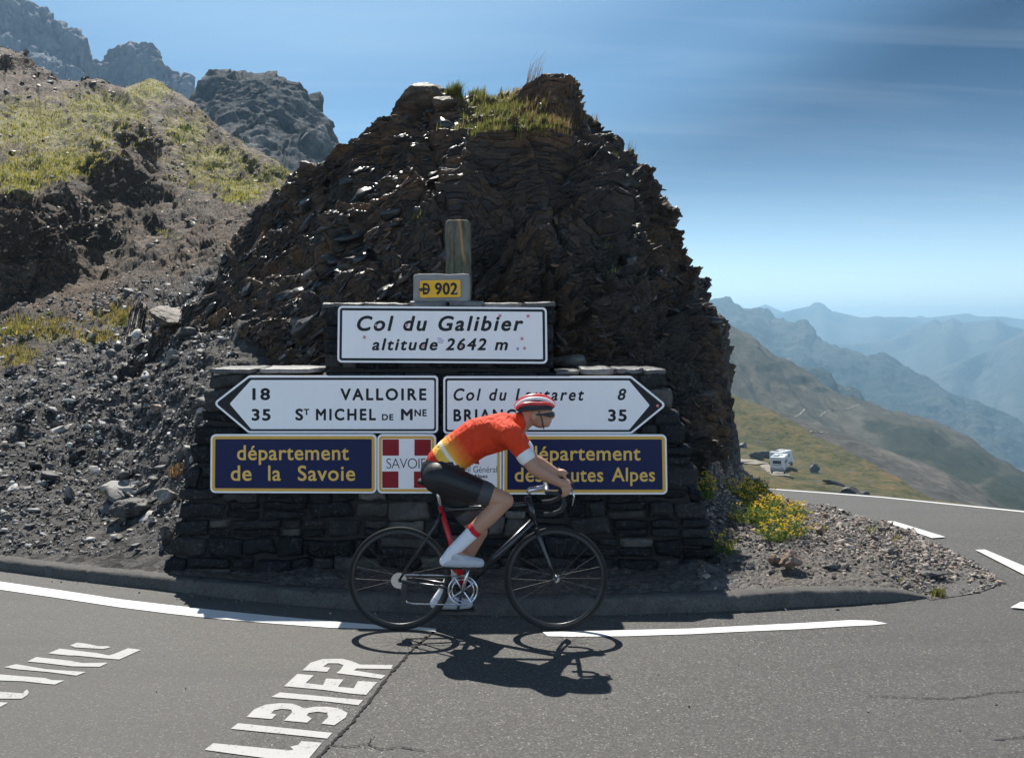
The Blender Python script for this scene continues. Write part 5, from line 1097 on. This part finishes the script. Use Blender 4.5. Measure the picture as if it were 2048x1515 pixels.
# pale tracks on the slopes
def track(name, pts, surf, wdt, m, lift=.05):
    W = [on(surf, u, v) for u, v in pts]; Q = []
    for i in range(len(W) - 1): Q += [on(surf, pts[i][0] + (pts[i + 1][0] - pts[i][0]) * t, pts[i][1] + (pts[i + 1][1] - pts[i][1]) * t) for t in np.linspace(0, 1, 6, endpoint=False)]
    Q.append(W[-1]); V, Fa = [], []
    for i, p in enumerate(Q):
        t = Q[min(i + 1, len(Q) - 1)] - Q[max(i - 1, 0)]; nn = np.array([-t[1], t[0], 0]); nn /= np.linalg.norm(nn) + 1e-9; V += [p + nn * wdt / 2 + np.array([0, 0, lift]), p - nn * wdt / 2 + np.array([0, 0, lift])]
        if i: Fa.append((2 * i - 2, 2 * i - 1, 2 * i + 1, 2 * i))
    return structure(obj(name, mesh(name, V, Fa), m))
M['dust'] = plain('dusty_track', (.24, .215, .18), .95, .1, scale=.5, var=.2)
track('lay_by', [(1462, 916), (1490, 917), (1515, 922), (1535, 932), (1556, 946)], G1, 4.0, M['dust'], .10)
track('footpath', [(1583, 832), (1597, 825), (1609, 813)], G3, .9, M['dust'], .15)
track('footpath', [(1640, 828), (1650, 818), (1670, 814), (1690, 814), (1705, 808), (1715, 805)], G3, .9, M['dust'], .15)
track('footpath', [(1605, 867), (1625, 856), (1640, 860), (1649, 859)], G2, .6, M['dust'], .1)


P, r_ = pick(GL, 9000, 43, lambda u, v, P: (P[..., 1] > 19) * (v < 620) * (.5 + rockmask(P, u, v)) * (1 - .5 * grassmask(P, u, v)))
S = np.exp(r_.normal(-2.35, .6, len(P))) * np.clip(P[:, 1] / 40, .5, 1.4); M['hill_stone'] = m_stone('hill_stones', [(0.0, (.035, .027, .02)), (.5, (.15, .12, .092)), (.85, (.30, .26, .22)), (1.0, (.34, .23, .14))], .6, .4)
scatter('hill_stones', P, np.minimum(S, .38), M['hill_stone'], 44, (.3, .8), .4)
# ------------------------------------------------------------------ the cyclist and the bicycle (riding to the right, world x used along the road)
BX, BY = -0.22, 6.43
def L3(x, y, z): return (x - BX, y, z)
bike = tag(empty('bicycle', (BX, BY, 0.0)), 'dark racing bicycle with drop handlebar ridden past the wall on the road', 'bicycle')
M['frame'] = plain('frame_paint', (.012, .013, .016), .25, .6, var=.1); M['frame_red'] = plain('frame_red', (.42, .012, .016), .3, .5, var=.1); M['alloy'] = plain('alloy', (.55, .55, .56), .25, .5, .9, var=.05); M['carbon'] = plain('carbon', (.018, .018, .019), .35, .5, var=.2)
M['spoke'] = plain('dark_spokes', (.03, .03, .032), .55, .3)
M['tape'] = plain('bar_tape', (.03, .03, .032), .8, .3, scale=30)
RA, FA_, BB, WR = (-.725, .335), (.285, .335), (-.315, .27), .335
fr = MB()
fr.tube([L3(BB[0], 0, BB[1]), L3(.135, 0, .705)], [.021, .023], 14); fr.tube([L3(-.455, 0, .775), L3(.115, 0, .815)], [.015, .017], 14)
fr.tube([L3(.155, 0, .665), L3(.100, 0, .865)], .021, 14); fr.tube([L3(BB[0], -.035, BB[1]), L3(BB[0], .035, BB[1])], .024, 14)
for sy in (-1, 1):
    fr.tube([L3(BB[0], sy * .022, BB[1]), L3(BB[0] - .12, sy * .045, BB[1] + .02), L3(RA[0], sy * .062, RA[1])], [.011, .010, .008], 10)
    fr.tube([L3(-.452, sy * .012, .76), L3(-.50, sy * .03, .67), L3(RA[0], sy * .062, RA[1])], [.009, .008, .007], 10)
fr.build('frame', M['frame'], bike, True)
MB().tube([L3(BB[0], 0, BB[1] + .02), L3(-.462, 0, .80)], [.019, .017], 14).build('seat_tube', M['frame_red'], bike, True)
MB().tube([L3(-.458, 0, .785), L3(-.492, 0, .945)], .0135, 12).build('seatpost', M['alloy'], bike, True)
fk = MB()
for sy in (-1, 1): fk.tube([L3(.158, sy * .02, .655), L3(.175, sy * .045, .60), L3(.235, sy * .05, .44), L3(FA_[0], sy * .052, FA_[1])], [.014, .012, .011, .008], 10)
fk.build('fork', M['frame'], bike, True)
def wheel(cx, lab=None):
    root = MB().tube(circle(L3(cx, 0, WR), WR - .013, 72), .0125, 12, True).build('tyre', M['rubber'], None, True)
    wr = empty('wheel'); wr.parent = bike; root.parent = wr
    rim = MB(); rim.tube(circle(L3(cx, 0, WR), WR - .036, 72), .010, 8, True); rim.tube(circle(L3(cx, 0, WR), WR - .027, 72), .009, 8, True); rim.build('rim', M['carbon'], wr, True)
    MB().tube([L3(cx, -.05, WR), L3(cx, -.03, WR), L3(cx, -.028, WR), L3(cx, .028, WR), L3(cx, .03, WR), L3(cx, .05, WR)], [.012, .012, .022, .022, .012, .012], 16).build('hub', M['alloy'], wr, True)
    sp = MB()
    for k in range(24):
        a = 2 * math.pi * k / 24; b = a + (.5 if k % 4 < 2 else -.5); sy = .026 if k % 2 else -.026
        sp.tube([L3(cx + .02 * math.cos(b), sy, WR + .02 * math.sin(b)), L3(cx + .295 * math.cos(a), 0, WR + .295 * math.sin(a))], .0012, 5)
    sp.build('spokes', M['spoke'], wr)
wheel(RA[0]); wheel(FA_[0])
sd = MB(); tv, tf = cube_template(8, 3.2); P = tv * np.array([.135, .066, .022]); P[:, 1] *= np.where(P[:, 0] > 0, .30 + .70 * np.clip(1 - P[:, 0] / .12, 0, 1), 1.0); P[:, 2] -= .012 * (P[:, 1] / .066) ** 2; P = P + np.array(L3(-.475, 0, .965)); sd.add(P, tf); sd.build('saddle', M['rubber'], bike, True)
hb = MB(); hb.tube([L3(.104, 0, .885), L3(.115, 0, .905), L3(.215, 0, .925)], [.018, .02, .017], 12); hb.tube([L3(.218, -.20, .925), L3(.222, 0, .925), L3(.218, .20, .925)], .0145, 12); hb.build('handlebar', M['alloy'], bike, True)
for sy in (-1, 1):
    dp = MB(); dp.tube([L3(.215, sy * .19, .925), L3(.232, sy * .208, .926), L3(.28, sy * .21, .922), L3(.318, sy * .21, .895), L3(.328, sy * .21, .855), L3(.308, sy * .212, .815), L3(.26, sy * .215, .795), L3(.20, sy * .218, .79)], .0145, 12); d_o = dp.build('drop_bar', M['tape'], bike, True)
    hd = MB(); hd.tube([L3(.29, sy * .21, .925), L3(.335, sy * .208, .945), L3(.368, sy * .206, .965), L3(.378, sy * .206, .985)], [.015, .018, .017, .011], 12); hd.build('brake_hood', M['rubber'], d_o, True)
    lv = MB(); lv.tube([L3(.372, sy * .206, .955), L3(.388, sy * .208, .90), L3(.375, sy * .21, .845)], [.008, .006, .004], 8); lv.build('brake_lever', M['alloy'], d_o, True)
ca = R(76); cdx, cdz = .172 * math.cos(ca), .172 * math.sin(ca)
cr_ = MB(); cr_.tube(circle(L3(BB[0], -.047, BB[1]), .092, 48), .006, 6, True); cr_.tube(circle(L3(BB[0], -.047, BB[1]), .07, 48), .004, 6, True)
for k in range(4): cr_.tube([L3(BB[0], -.047, BB[1]), L3(BB[0] + .088 * math.cos(.6 + k * 1.571), -.047, BB[1] + .088 * math.sin(.6 + k * 1.571))], .006, 6)
cr_.build('chainring', M['alloy'], bike)
for sy, q in ((-1, 1), (1, -1)):
    pdl = MB(); pdl.tube([L3(BB[0], sy * .05, BB[1]), L3(BB[0], sy * .066, BB[1]), L3(BB[0] + q * cdx, sy * .075, BB[1] + q * cdz)], [.013, .013, .009], 10); arm = pdl.build('crank_arm', M['alloy'], bike, True)
    MB().box(L3(BB[0] + q * cdx, sy * .115, BB[1] + q * cdz), (.085, .075, .018), .005).build('pedal', M['carbon'], arm)
ch = MB(); ch.tube([L3(BB[0], -.047, BB[1] + .094), L3(RA[0], -.047, WR + .036), L3(RA[0] - .035, -.047, WR), L3(RA[0] - .015, -.047, WR - .034), L3(RA[0] + .03, -.047, WR - .07), L3(RA[0] + .05, -.047, WR - .14), L3(RA[0] + .10, -.047, WR - .15), L3(BB[0], -.047, BB[1] - .094), L3(BB[0] + .09, -.047, BB[1] - .03), L3(BB[0] + .09, -.047, BB[1] + .03)], .0045, 6, True); ch.build('chain', M['alloy'], bike)
dr = MB(); dr.box(L3(RA[0] + .035, -.055, WR - .07), (.035, .02, .11), .004); dr.build('derailleur', M['carbon'], bike)
cs = MB()
for k, r0 in enumerate((.05, .043, .036, .030)): cs.tube([L3(RA[0], -.052 + .008 * k, WR), L3(RA[0], -.049 + .008 * k, WR)], r0, 24)
cs.build('cassette', M['alloy'], bike)

def sphere_mesh(c, r, n=3):
    bm = bmesh.new(); bmesh.ops.create_icosphere(bm, subdivisions=n, radius=1); bm.verts.index_update(); r = np.array(r if hasattr(r, '__len__') else (r, r, r))
    V = [tuple(np.array(v.co[:]) * r + np.array(c)) for v in bm.verts]; Fa = [[v.index for v in f.verts] for f in bm.faces]; bm.free(); return V, Fa
def blend(name, caps, balls, voxel, smooth, m, parent, loc=None, it=.5):
    """one continuous skin grown over tapered limbs and rounded masses"""
    mb_ = MB()
    for p0, r0, p1, r1 in caps:
        mb_.tube([p0, p1], [r0, r1], 16); mb_.add(*sphere_mesh(p0, r0, 3)); mb_.add(*sphere_mesh(p1, r1, 3))
    for b in balls:
        V, Fa = sphere_mesh((0, 0, 0), b[1], 4); rot = Matrix.Rotation(b[2] if len(b) > 2 else 0, 3, 'Y'); mb_.add([rot @ Vector(v) + Vector(b[0]) for v in V], Fa)
    o = mb_.build(name, m)
    rm = o.modifiers.new('r', 'REMESH'); rm.mode = 'VOXEL'; rm.voxel_size = voxel; sm = o.modifiers.new('s', 'SMOOTH'); sm.factor = it; sm.iterations = smooth
    dg = bpy.context.evaluated_depsgraph_get(); me = bpy.data.meshes.new_from_object(o.evaluated_get(dg)); me.name = name
    bpy.data.objects.remove(o); me.polygons.foreach_set('use_smooth', np.ones(len(me.polygons), dtype=bool))
    if not me.materials: me.materials.append(m)
    o = bpy.data.objects.new(name, me); COL.objects.link(o)
    if parent is not None: o.parent = parent
    if loc is not None: o.location = loc
    return o
n = NT('skin'); c = n.mix(n.noise(9, 4), (.36, .19, .12), (.46, .25, .165)); M['skin'] = n.fin(c, .5, .4, n.bump(n.noise(120, 3), .1, .002), Subsurface_Weight=.0)
J = {'pel': (-.47, 0, 1.03), 'waist': (-.38, 0, 1.135), 'mid': (-.225, 0, 1.242), 'chest': (-.06, 0, 1.285), 'nb': (.04, 0, 1.322), 'nk': (.095, 0, 1.362)}
def S_(y): return dict(sh=(-.01, y * .175, 1.285), el=(.14, y * .230, 1.075), wr=(.30, y * .212, .985), pm=(.345, y * .208, .975), hip=(-.465, y * .085, 1.0))
legs = {-1: dict(kn=(-.045, -.10, .855), an=(-.375, -.112, .535), he=(-.425, -.112, .475), ball=(-.268, -.118, .465), toe=(-.205, -.118, .462)),
        1: dict(kn=(-.215, .10, .615), an=(-.455, .112, .205), he=(-.505, .112, .145), ball=(-.352, .118, .138), toe=(-.288, .118, .140))}
def lerp(a, b, t): return tuple(a[i] + (b[i] - a[i]) * t for i in range(3))
def l3(p): return L3(*p)
caps = [(l3(J['pel']), .118, l3(J['waist']), .112), (l3(J['waist']), .112, l3(J['mid']), .118), (l3(J['mid']), .118, l3(J['chest']), .112), (l3(J['chest']), .10, l3(J['nb']), .068), (l3(J['nb']), .062, l3(J['nk']), .054), (l3(J['nk']), .054, l3((.13, 0, 1.393)), .06)]
balls = [(l3((.158, 0, 1.410)), (.098, .074, .090)), (l3((.185, 0, 1.363)), (.062, .058, .058)), (l3((.222, 0, 1.333)), (.026, .030, .022)), (l3((.258, 0, 1.382)), (.020, .013, .018)), (l3((.250, 0, 1.408)), (.014, .045, .012)), (l3((.244, 0, 1.350)), (.014, .024, .009))]
for y in (-1, 1):
    a = S_(y); g = legs[y]
    balls.append((l3((.14, y * .076, 1.388)), (.020, .010, .030)))                                        # ear
    caps += [(l3((-.06, y * .07, 1.293)), .085, l3(a['sh']), .066), (l3(a['sh']), .060, l3(a['el']), .041), (l3(a['el']), .041, l3(lerp(a['el'], a['wr'], .3)), .042), (l3(lerp(a['el'], a['wr'], .3)), .042, l3(a['wr']), .027)]
    caps += [(l3(a['hip']), .098, l3(lerp(a['hip'], g['kn'], .5)), .080), (l3(lerp(a['hip'], g['kn'], .5)), .080, l3(g['kn']), .056), (l3(g['kn']), .054, l3(lerp(g['kn'], g['an'], .32)), .056), (l3(lerp(g['kn'], g['an'], .32)), .056, l3(g['an']), .034), (l3(g['an']), .036, l3(g['he']), .032), (l3(g['an']), .034, l3(g['ball']), .032), (l3(g['ball']), .032, l3(g['toe']), .024)]
    # hand over the brake hood: palm, four bent fingers, thumb on the inner side
    caps += [(l3(a['wr']), .026, l3((.335, y * .208, .985)), .028), (l3((.318, y * .200, .984)), .020, l3((.352, y * .200, .986)), .018), (l3((.318, y * .222, .980)), .020, l3((.350, y * .224, .976)), .017)]
    for q, (ln) in enumerate((.95, 1.05, 1.0, .8)):
        bx = .352 - .014 * q; k0 = (bx, y * .222, .982 - .006 * q); k1 = (bx + .012, y * .236, .958 - .008 * q); k2 = (bx + .006, y * .226, .958 - .030 * ln - .008 * q); k3 = (bx - .002, y * .205, .945 - .030 * ln - .008 * q)
        caps += [(l3(k0), .0095, l3(k1), .009), (l3(k1), .009, l3(k2), .0083), (l3(k2), .0083, l3(k3), .0075)]
    caps += [(l3((.325, y * .190, .982)), .012, l3((.352, y * .180, .962)), .010), (l3((.352, y * .180, .962)), .010, l3((.366, y * .186, .942)), .0085)]
person = blend('person', caps, balls, .0055, 3, M['skin'], None, (BX, BY, 0.0))
tag(person, 'cyclist in an orange red jersey and black shorts crouched over a racing bicycle', 'person')
# clothes
n = NT('jersey'); x, y, z = n.xyz()
hem = n.math('ADD', n.math('MULTIPLY', x, 1.0), n.math('MULTIPLY', z, .75))     # along the back, hem to shoulder
wob = n.math('MULTIPLY', n.noise(6, 3), .02)
c = n.ramp(n.math('ADD', hem, wob), [(0.0, (.62, .03, .012)), (.590, (.62, .03, .012)), (.600, (.82, .46, .07)), (.660, (.82, .46, .07)), (.668, (.84, .74, .58)), (.690, (.84, .74, .58)), (.700, (.84, .42, .05)), (.76, (.82, .20, .03)), (.84, (.70, .045, .012)), (1.0, (.68, .05, .012))])
M['jersey'] = n.fin(c, .75, .25, n.bump(n.math('ADD', n.noise(11, 3, .5, n.mapping((1.6, 1, .7), (0, R(40), 0)), 1.2), n.math('MULTIPLY', n.noise(300, 2), .03)), .7, .05))
jc = [(l3((-.435, 0, 1.075)), .123, l3(J['waist']), .122), (l3(J['waist']), .122, l3(J['mid']), .129), (l3(J['mid']), .129, l3(J['chest']), .123), (l3(J['chest']), .112, l3((.02, 0, 1.318)), .075)]
for y in (-1, 1): a = S_(y); jc += [(l3((-.06, y * .07, 1.293)), .095, l3(a['sh']), .076), (l3(a['sh']), .071, l3(lerp(a['sh'], a['el'], .62)), .054)]
blend('jersey', jc, [], .007, 4, M['jersey'], person)
M['shorts'] = plain('black_lycra', (.010, .010, .012), .5, .4, scale=12)
scp = [(l3((-.465, 0, 1.02)), .128, l3((-.40, 0, 1.11)), .122)]
for y in (-1, 1): a = S_(y); g = legs[y]; scp += [(l3(a['hip']), .107, l3(lerp(a['hip'], g['kn'], .5)), .087), (l3(lerp(a['hip'], g['kn'], .5)), .087, l3(lerp(a['hip'], g['kn'], .68)), .078)]
blend('shorts', scp, [], .007, 4, M['shorts'], person)
M['sock'] = plain('white_sock', (.70, .70, .74), .9, .2, scale=20); M['shoe'] = plain('pale_shoe', (.40, .41, .44), .35, .5, scale=8, var=.06); M['sock_red'] = plain('red_band', (.5, .02, .03), .9, .2)
for y in (-1, 1):
    g = legs[y]
    sk = blend('sock', [(l3(lerp(g['kn'], g['an'], .62)), .046, l3(g['an']), .040), (l3(g['an']), .041, l3(g['he']), .036)], [], .005, 2, M['sock'], person)
    blend('sock_band', [(l3(lerp(g['kn'], g['an'], .55)), .0485, l3(lerp(g['kn'], g['an'], .60)), .0475)], [], .005, 1, M['sock_red'], sk)
    shx = g['he'][0]; so = blend('shoe', [(l3((g['he'][0] + .005, g['he'][1], g['he'][2] - .004)), .036, l3((g['ball'][0], g['ball'][1], g['ball'][2] + .002)), .041), (l3((g['ball'][0], g['ball'][1], g['ball'][2] + .002)), .041, l3(g['toe']), .031), (l3((g['an'][0] + .005, g['an'][1], g['an'][2] - .02)), .040, l3(g['ball']), .036)], [], .005, 3, M['shoe'], person)
    MB().box(L3(g['he'][0] + .125, g['he'][1], g['he'][2] - .040), (.27, .07, .012), .004).build('sole', M['rubber'], so)
M['hem'] = plain('white_hem', (.72, .70, .68), .8, .2, scale=14)
jer = [o for o in person.children if o.name.startswith('jersey')][0]; shr = [o for o in person.children if o.name.startswith('shorts')][0]
for y in (-1, 1):
    a = S_(y); g = legs[y]
    blend('sleeve_band', [(l3(lerp(a['sh'], a['el'], .58)), .0572, l3(lerp(a['sh'], a['el'], .66)), .0560)], [], .005, 1, M['hem'], jer)
    blend('leg_band', [(l3(lerp(a['hip'], g['kn'], .655)), .0815, l3(lerp(a['hip'], g['kn'], .70)), .0795)], [], .005, 1, plain('leg_grip', (.05, .05, .055), .6), shr)
blend('collar', [(l3((.030, 0, 1.328)), .076, l3((.052, 0, 1.344)), .066)], [], .005, 1, M['jersey'], jer)
# helmet, straps and glasses
M['helm_dark'] = plain('helmet_dark', (.02, .02, .024), .4, .5); M['helm_red'] = plain('helmet_red', (.60, .05, .05), .3, .5, var=.05); M['helm_white'] = plain('helmet_white', (.80, .76, .76), .3, .5, var=.05)
hc, tl_ = Vector(L3(.148, 0, 1.430)), R(-4)
def hp(a, b, k=1.0):   # point on the helmet dome: a along (front 0 .. back pi), b across (-pi/2 .. pi/2)
    p = Vector((.128 * math.cos(a) - (.022 * (1 - math.cos(2 * a)) * 0), 0, .088 * math.sin(a))); p = Vector((p.x, .092 * math.sin(b), p.z * math.cos(b))); p.x *= math.sqrt(max(0, 1 - (math.sin(b) * .45) ** 2)); p *= k
    return hc + Matrix.Rotation(tl_, 3, 'Y') @ p
hm = MB(); na, nb_ = 28, 20; V = [hp(math.pi * i / na, -math.pi / 2 + math.pi * j / nb_, .965) for i in range(na + 1) for j in range(nb_ + 1)]
hm.add(V, [(i * (nb_ + 1) + j, i * (nb_ + 1) + j + 1, (i + 1) * (nb_ + 1) + j + 1, (i + 1) * (nb_ + 1) + j) for i in range(na) for j in range(nb_)]); rimp = [hp(math.pi * i / na, -1.5, .97) for i in range(na + 1)]; hm.tube(rimp, .010, 8); hm.tube([hp(math.pi * i / na, 1.5, .97) for i in range(na + 1)], .010, 8)
helm = hm.build('helmet', M['helm_dark'], person, True)
for b, m_ in ((-1.12, 'helm_red'), (-.66, 'helm_white'), (-.22, 'helm_red'), (.22, 'helm_red'), (.66, 'helm_white'), (1.12, 'helm_red')):
    MB().tube([hp(.10 + 2.9 * i / 16, b * (1 - .25 * abs(i - 7) / 9), 1.0) for i in range(17)], [.007] + [.0125] * 15 + [.007], 8).build('helmet_rib', M[m_], helm, True)
for y in (-1, 1): MB().tube([L3(.17, y * .082, 1.423), L3(.19, y * .076, 1.378), L3(.20, y * .045, 1.323), L3(.205, 0, 1.303)], .004, 6).build('chin_strap', M['helm_dark'], helm)
gl = MB(); gl.tube([L3(.14, -.08, 1.400), L3(.20, -.078, 1.400), L3(.243, -.055, 1.396), L3(.262, -.02, 1.396), L3(.264, 0, 1.397), L3(.262, .02, 1.396), L3(.243, .055, 1.396), L3(.20, .078, 1.400), L3(.14, .08, 1.400)], [.004, .006, .015, .016, .010, .016, .015, .006, .004], 10); gl.build('sunglasses', M['van_glass'], person, True)

# ------------------------------------------------------------------ the air: thin even haze round everything
hz = MB(); hz.box((0, 3460, -470), (13800, 7160, 1172)); ho = hz.build('haze'); tag(ho, kind='stuff')
hm_ = bpy.data.materials.new('haze_air'); hm_.use_nodes = True; t_ = hm_.node_tree; t_.nodes.clear(); o_ = t_.nodes.new('ShaderNodeOutputMaterial'); v_ = t_.nodes.new('ShaderNodeVolumePrincipled')
v_.inputs['Color'].default_value = (0.44, 0.74, 1.0, 1); v_.inputs['Density'].default_value = 0.00027; v_.inputs['Anisotropy'].default_value = 0.40; v_.inputs['Density Attribute'].default_value = ''
t_.links.new(v_.outputs[0], o_.inputs['Volume']); ho.data.materials.append(hm_)

P, _ = pick(GR, 650, 45, lambda u, v, P: blob(u, v, [(1000, 238, 55, 16, 1), (1050, 256, 40, 12, 1), (960, 225, 30, 12, .8), (985, 205, 40, 14, .5)]) ** 2 * (fbm(P * 4, 3, 46) > -.1))
M['bloom'] = plain('cream_blossom', (.66, .58, .34), .8, .2, var=.2); scatter('summit_blossom', P + np.array([0, -.01, .035]), np.full(len(P), .017), M['bloom'], 47, (.5, 1.0))
P, r_ = pick(GL, 520, 48, wl); S = np.exp(r_.normal(-1.95, .35, len(P))); scatter('scree', P, np.minimum(S, .34), M['slate'], 49, (.2, .55), .35)
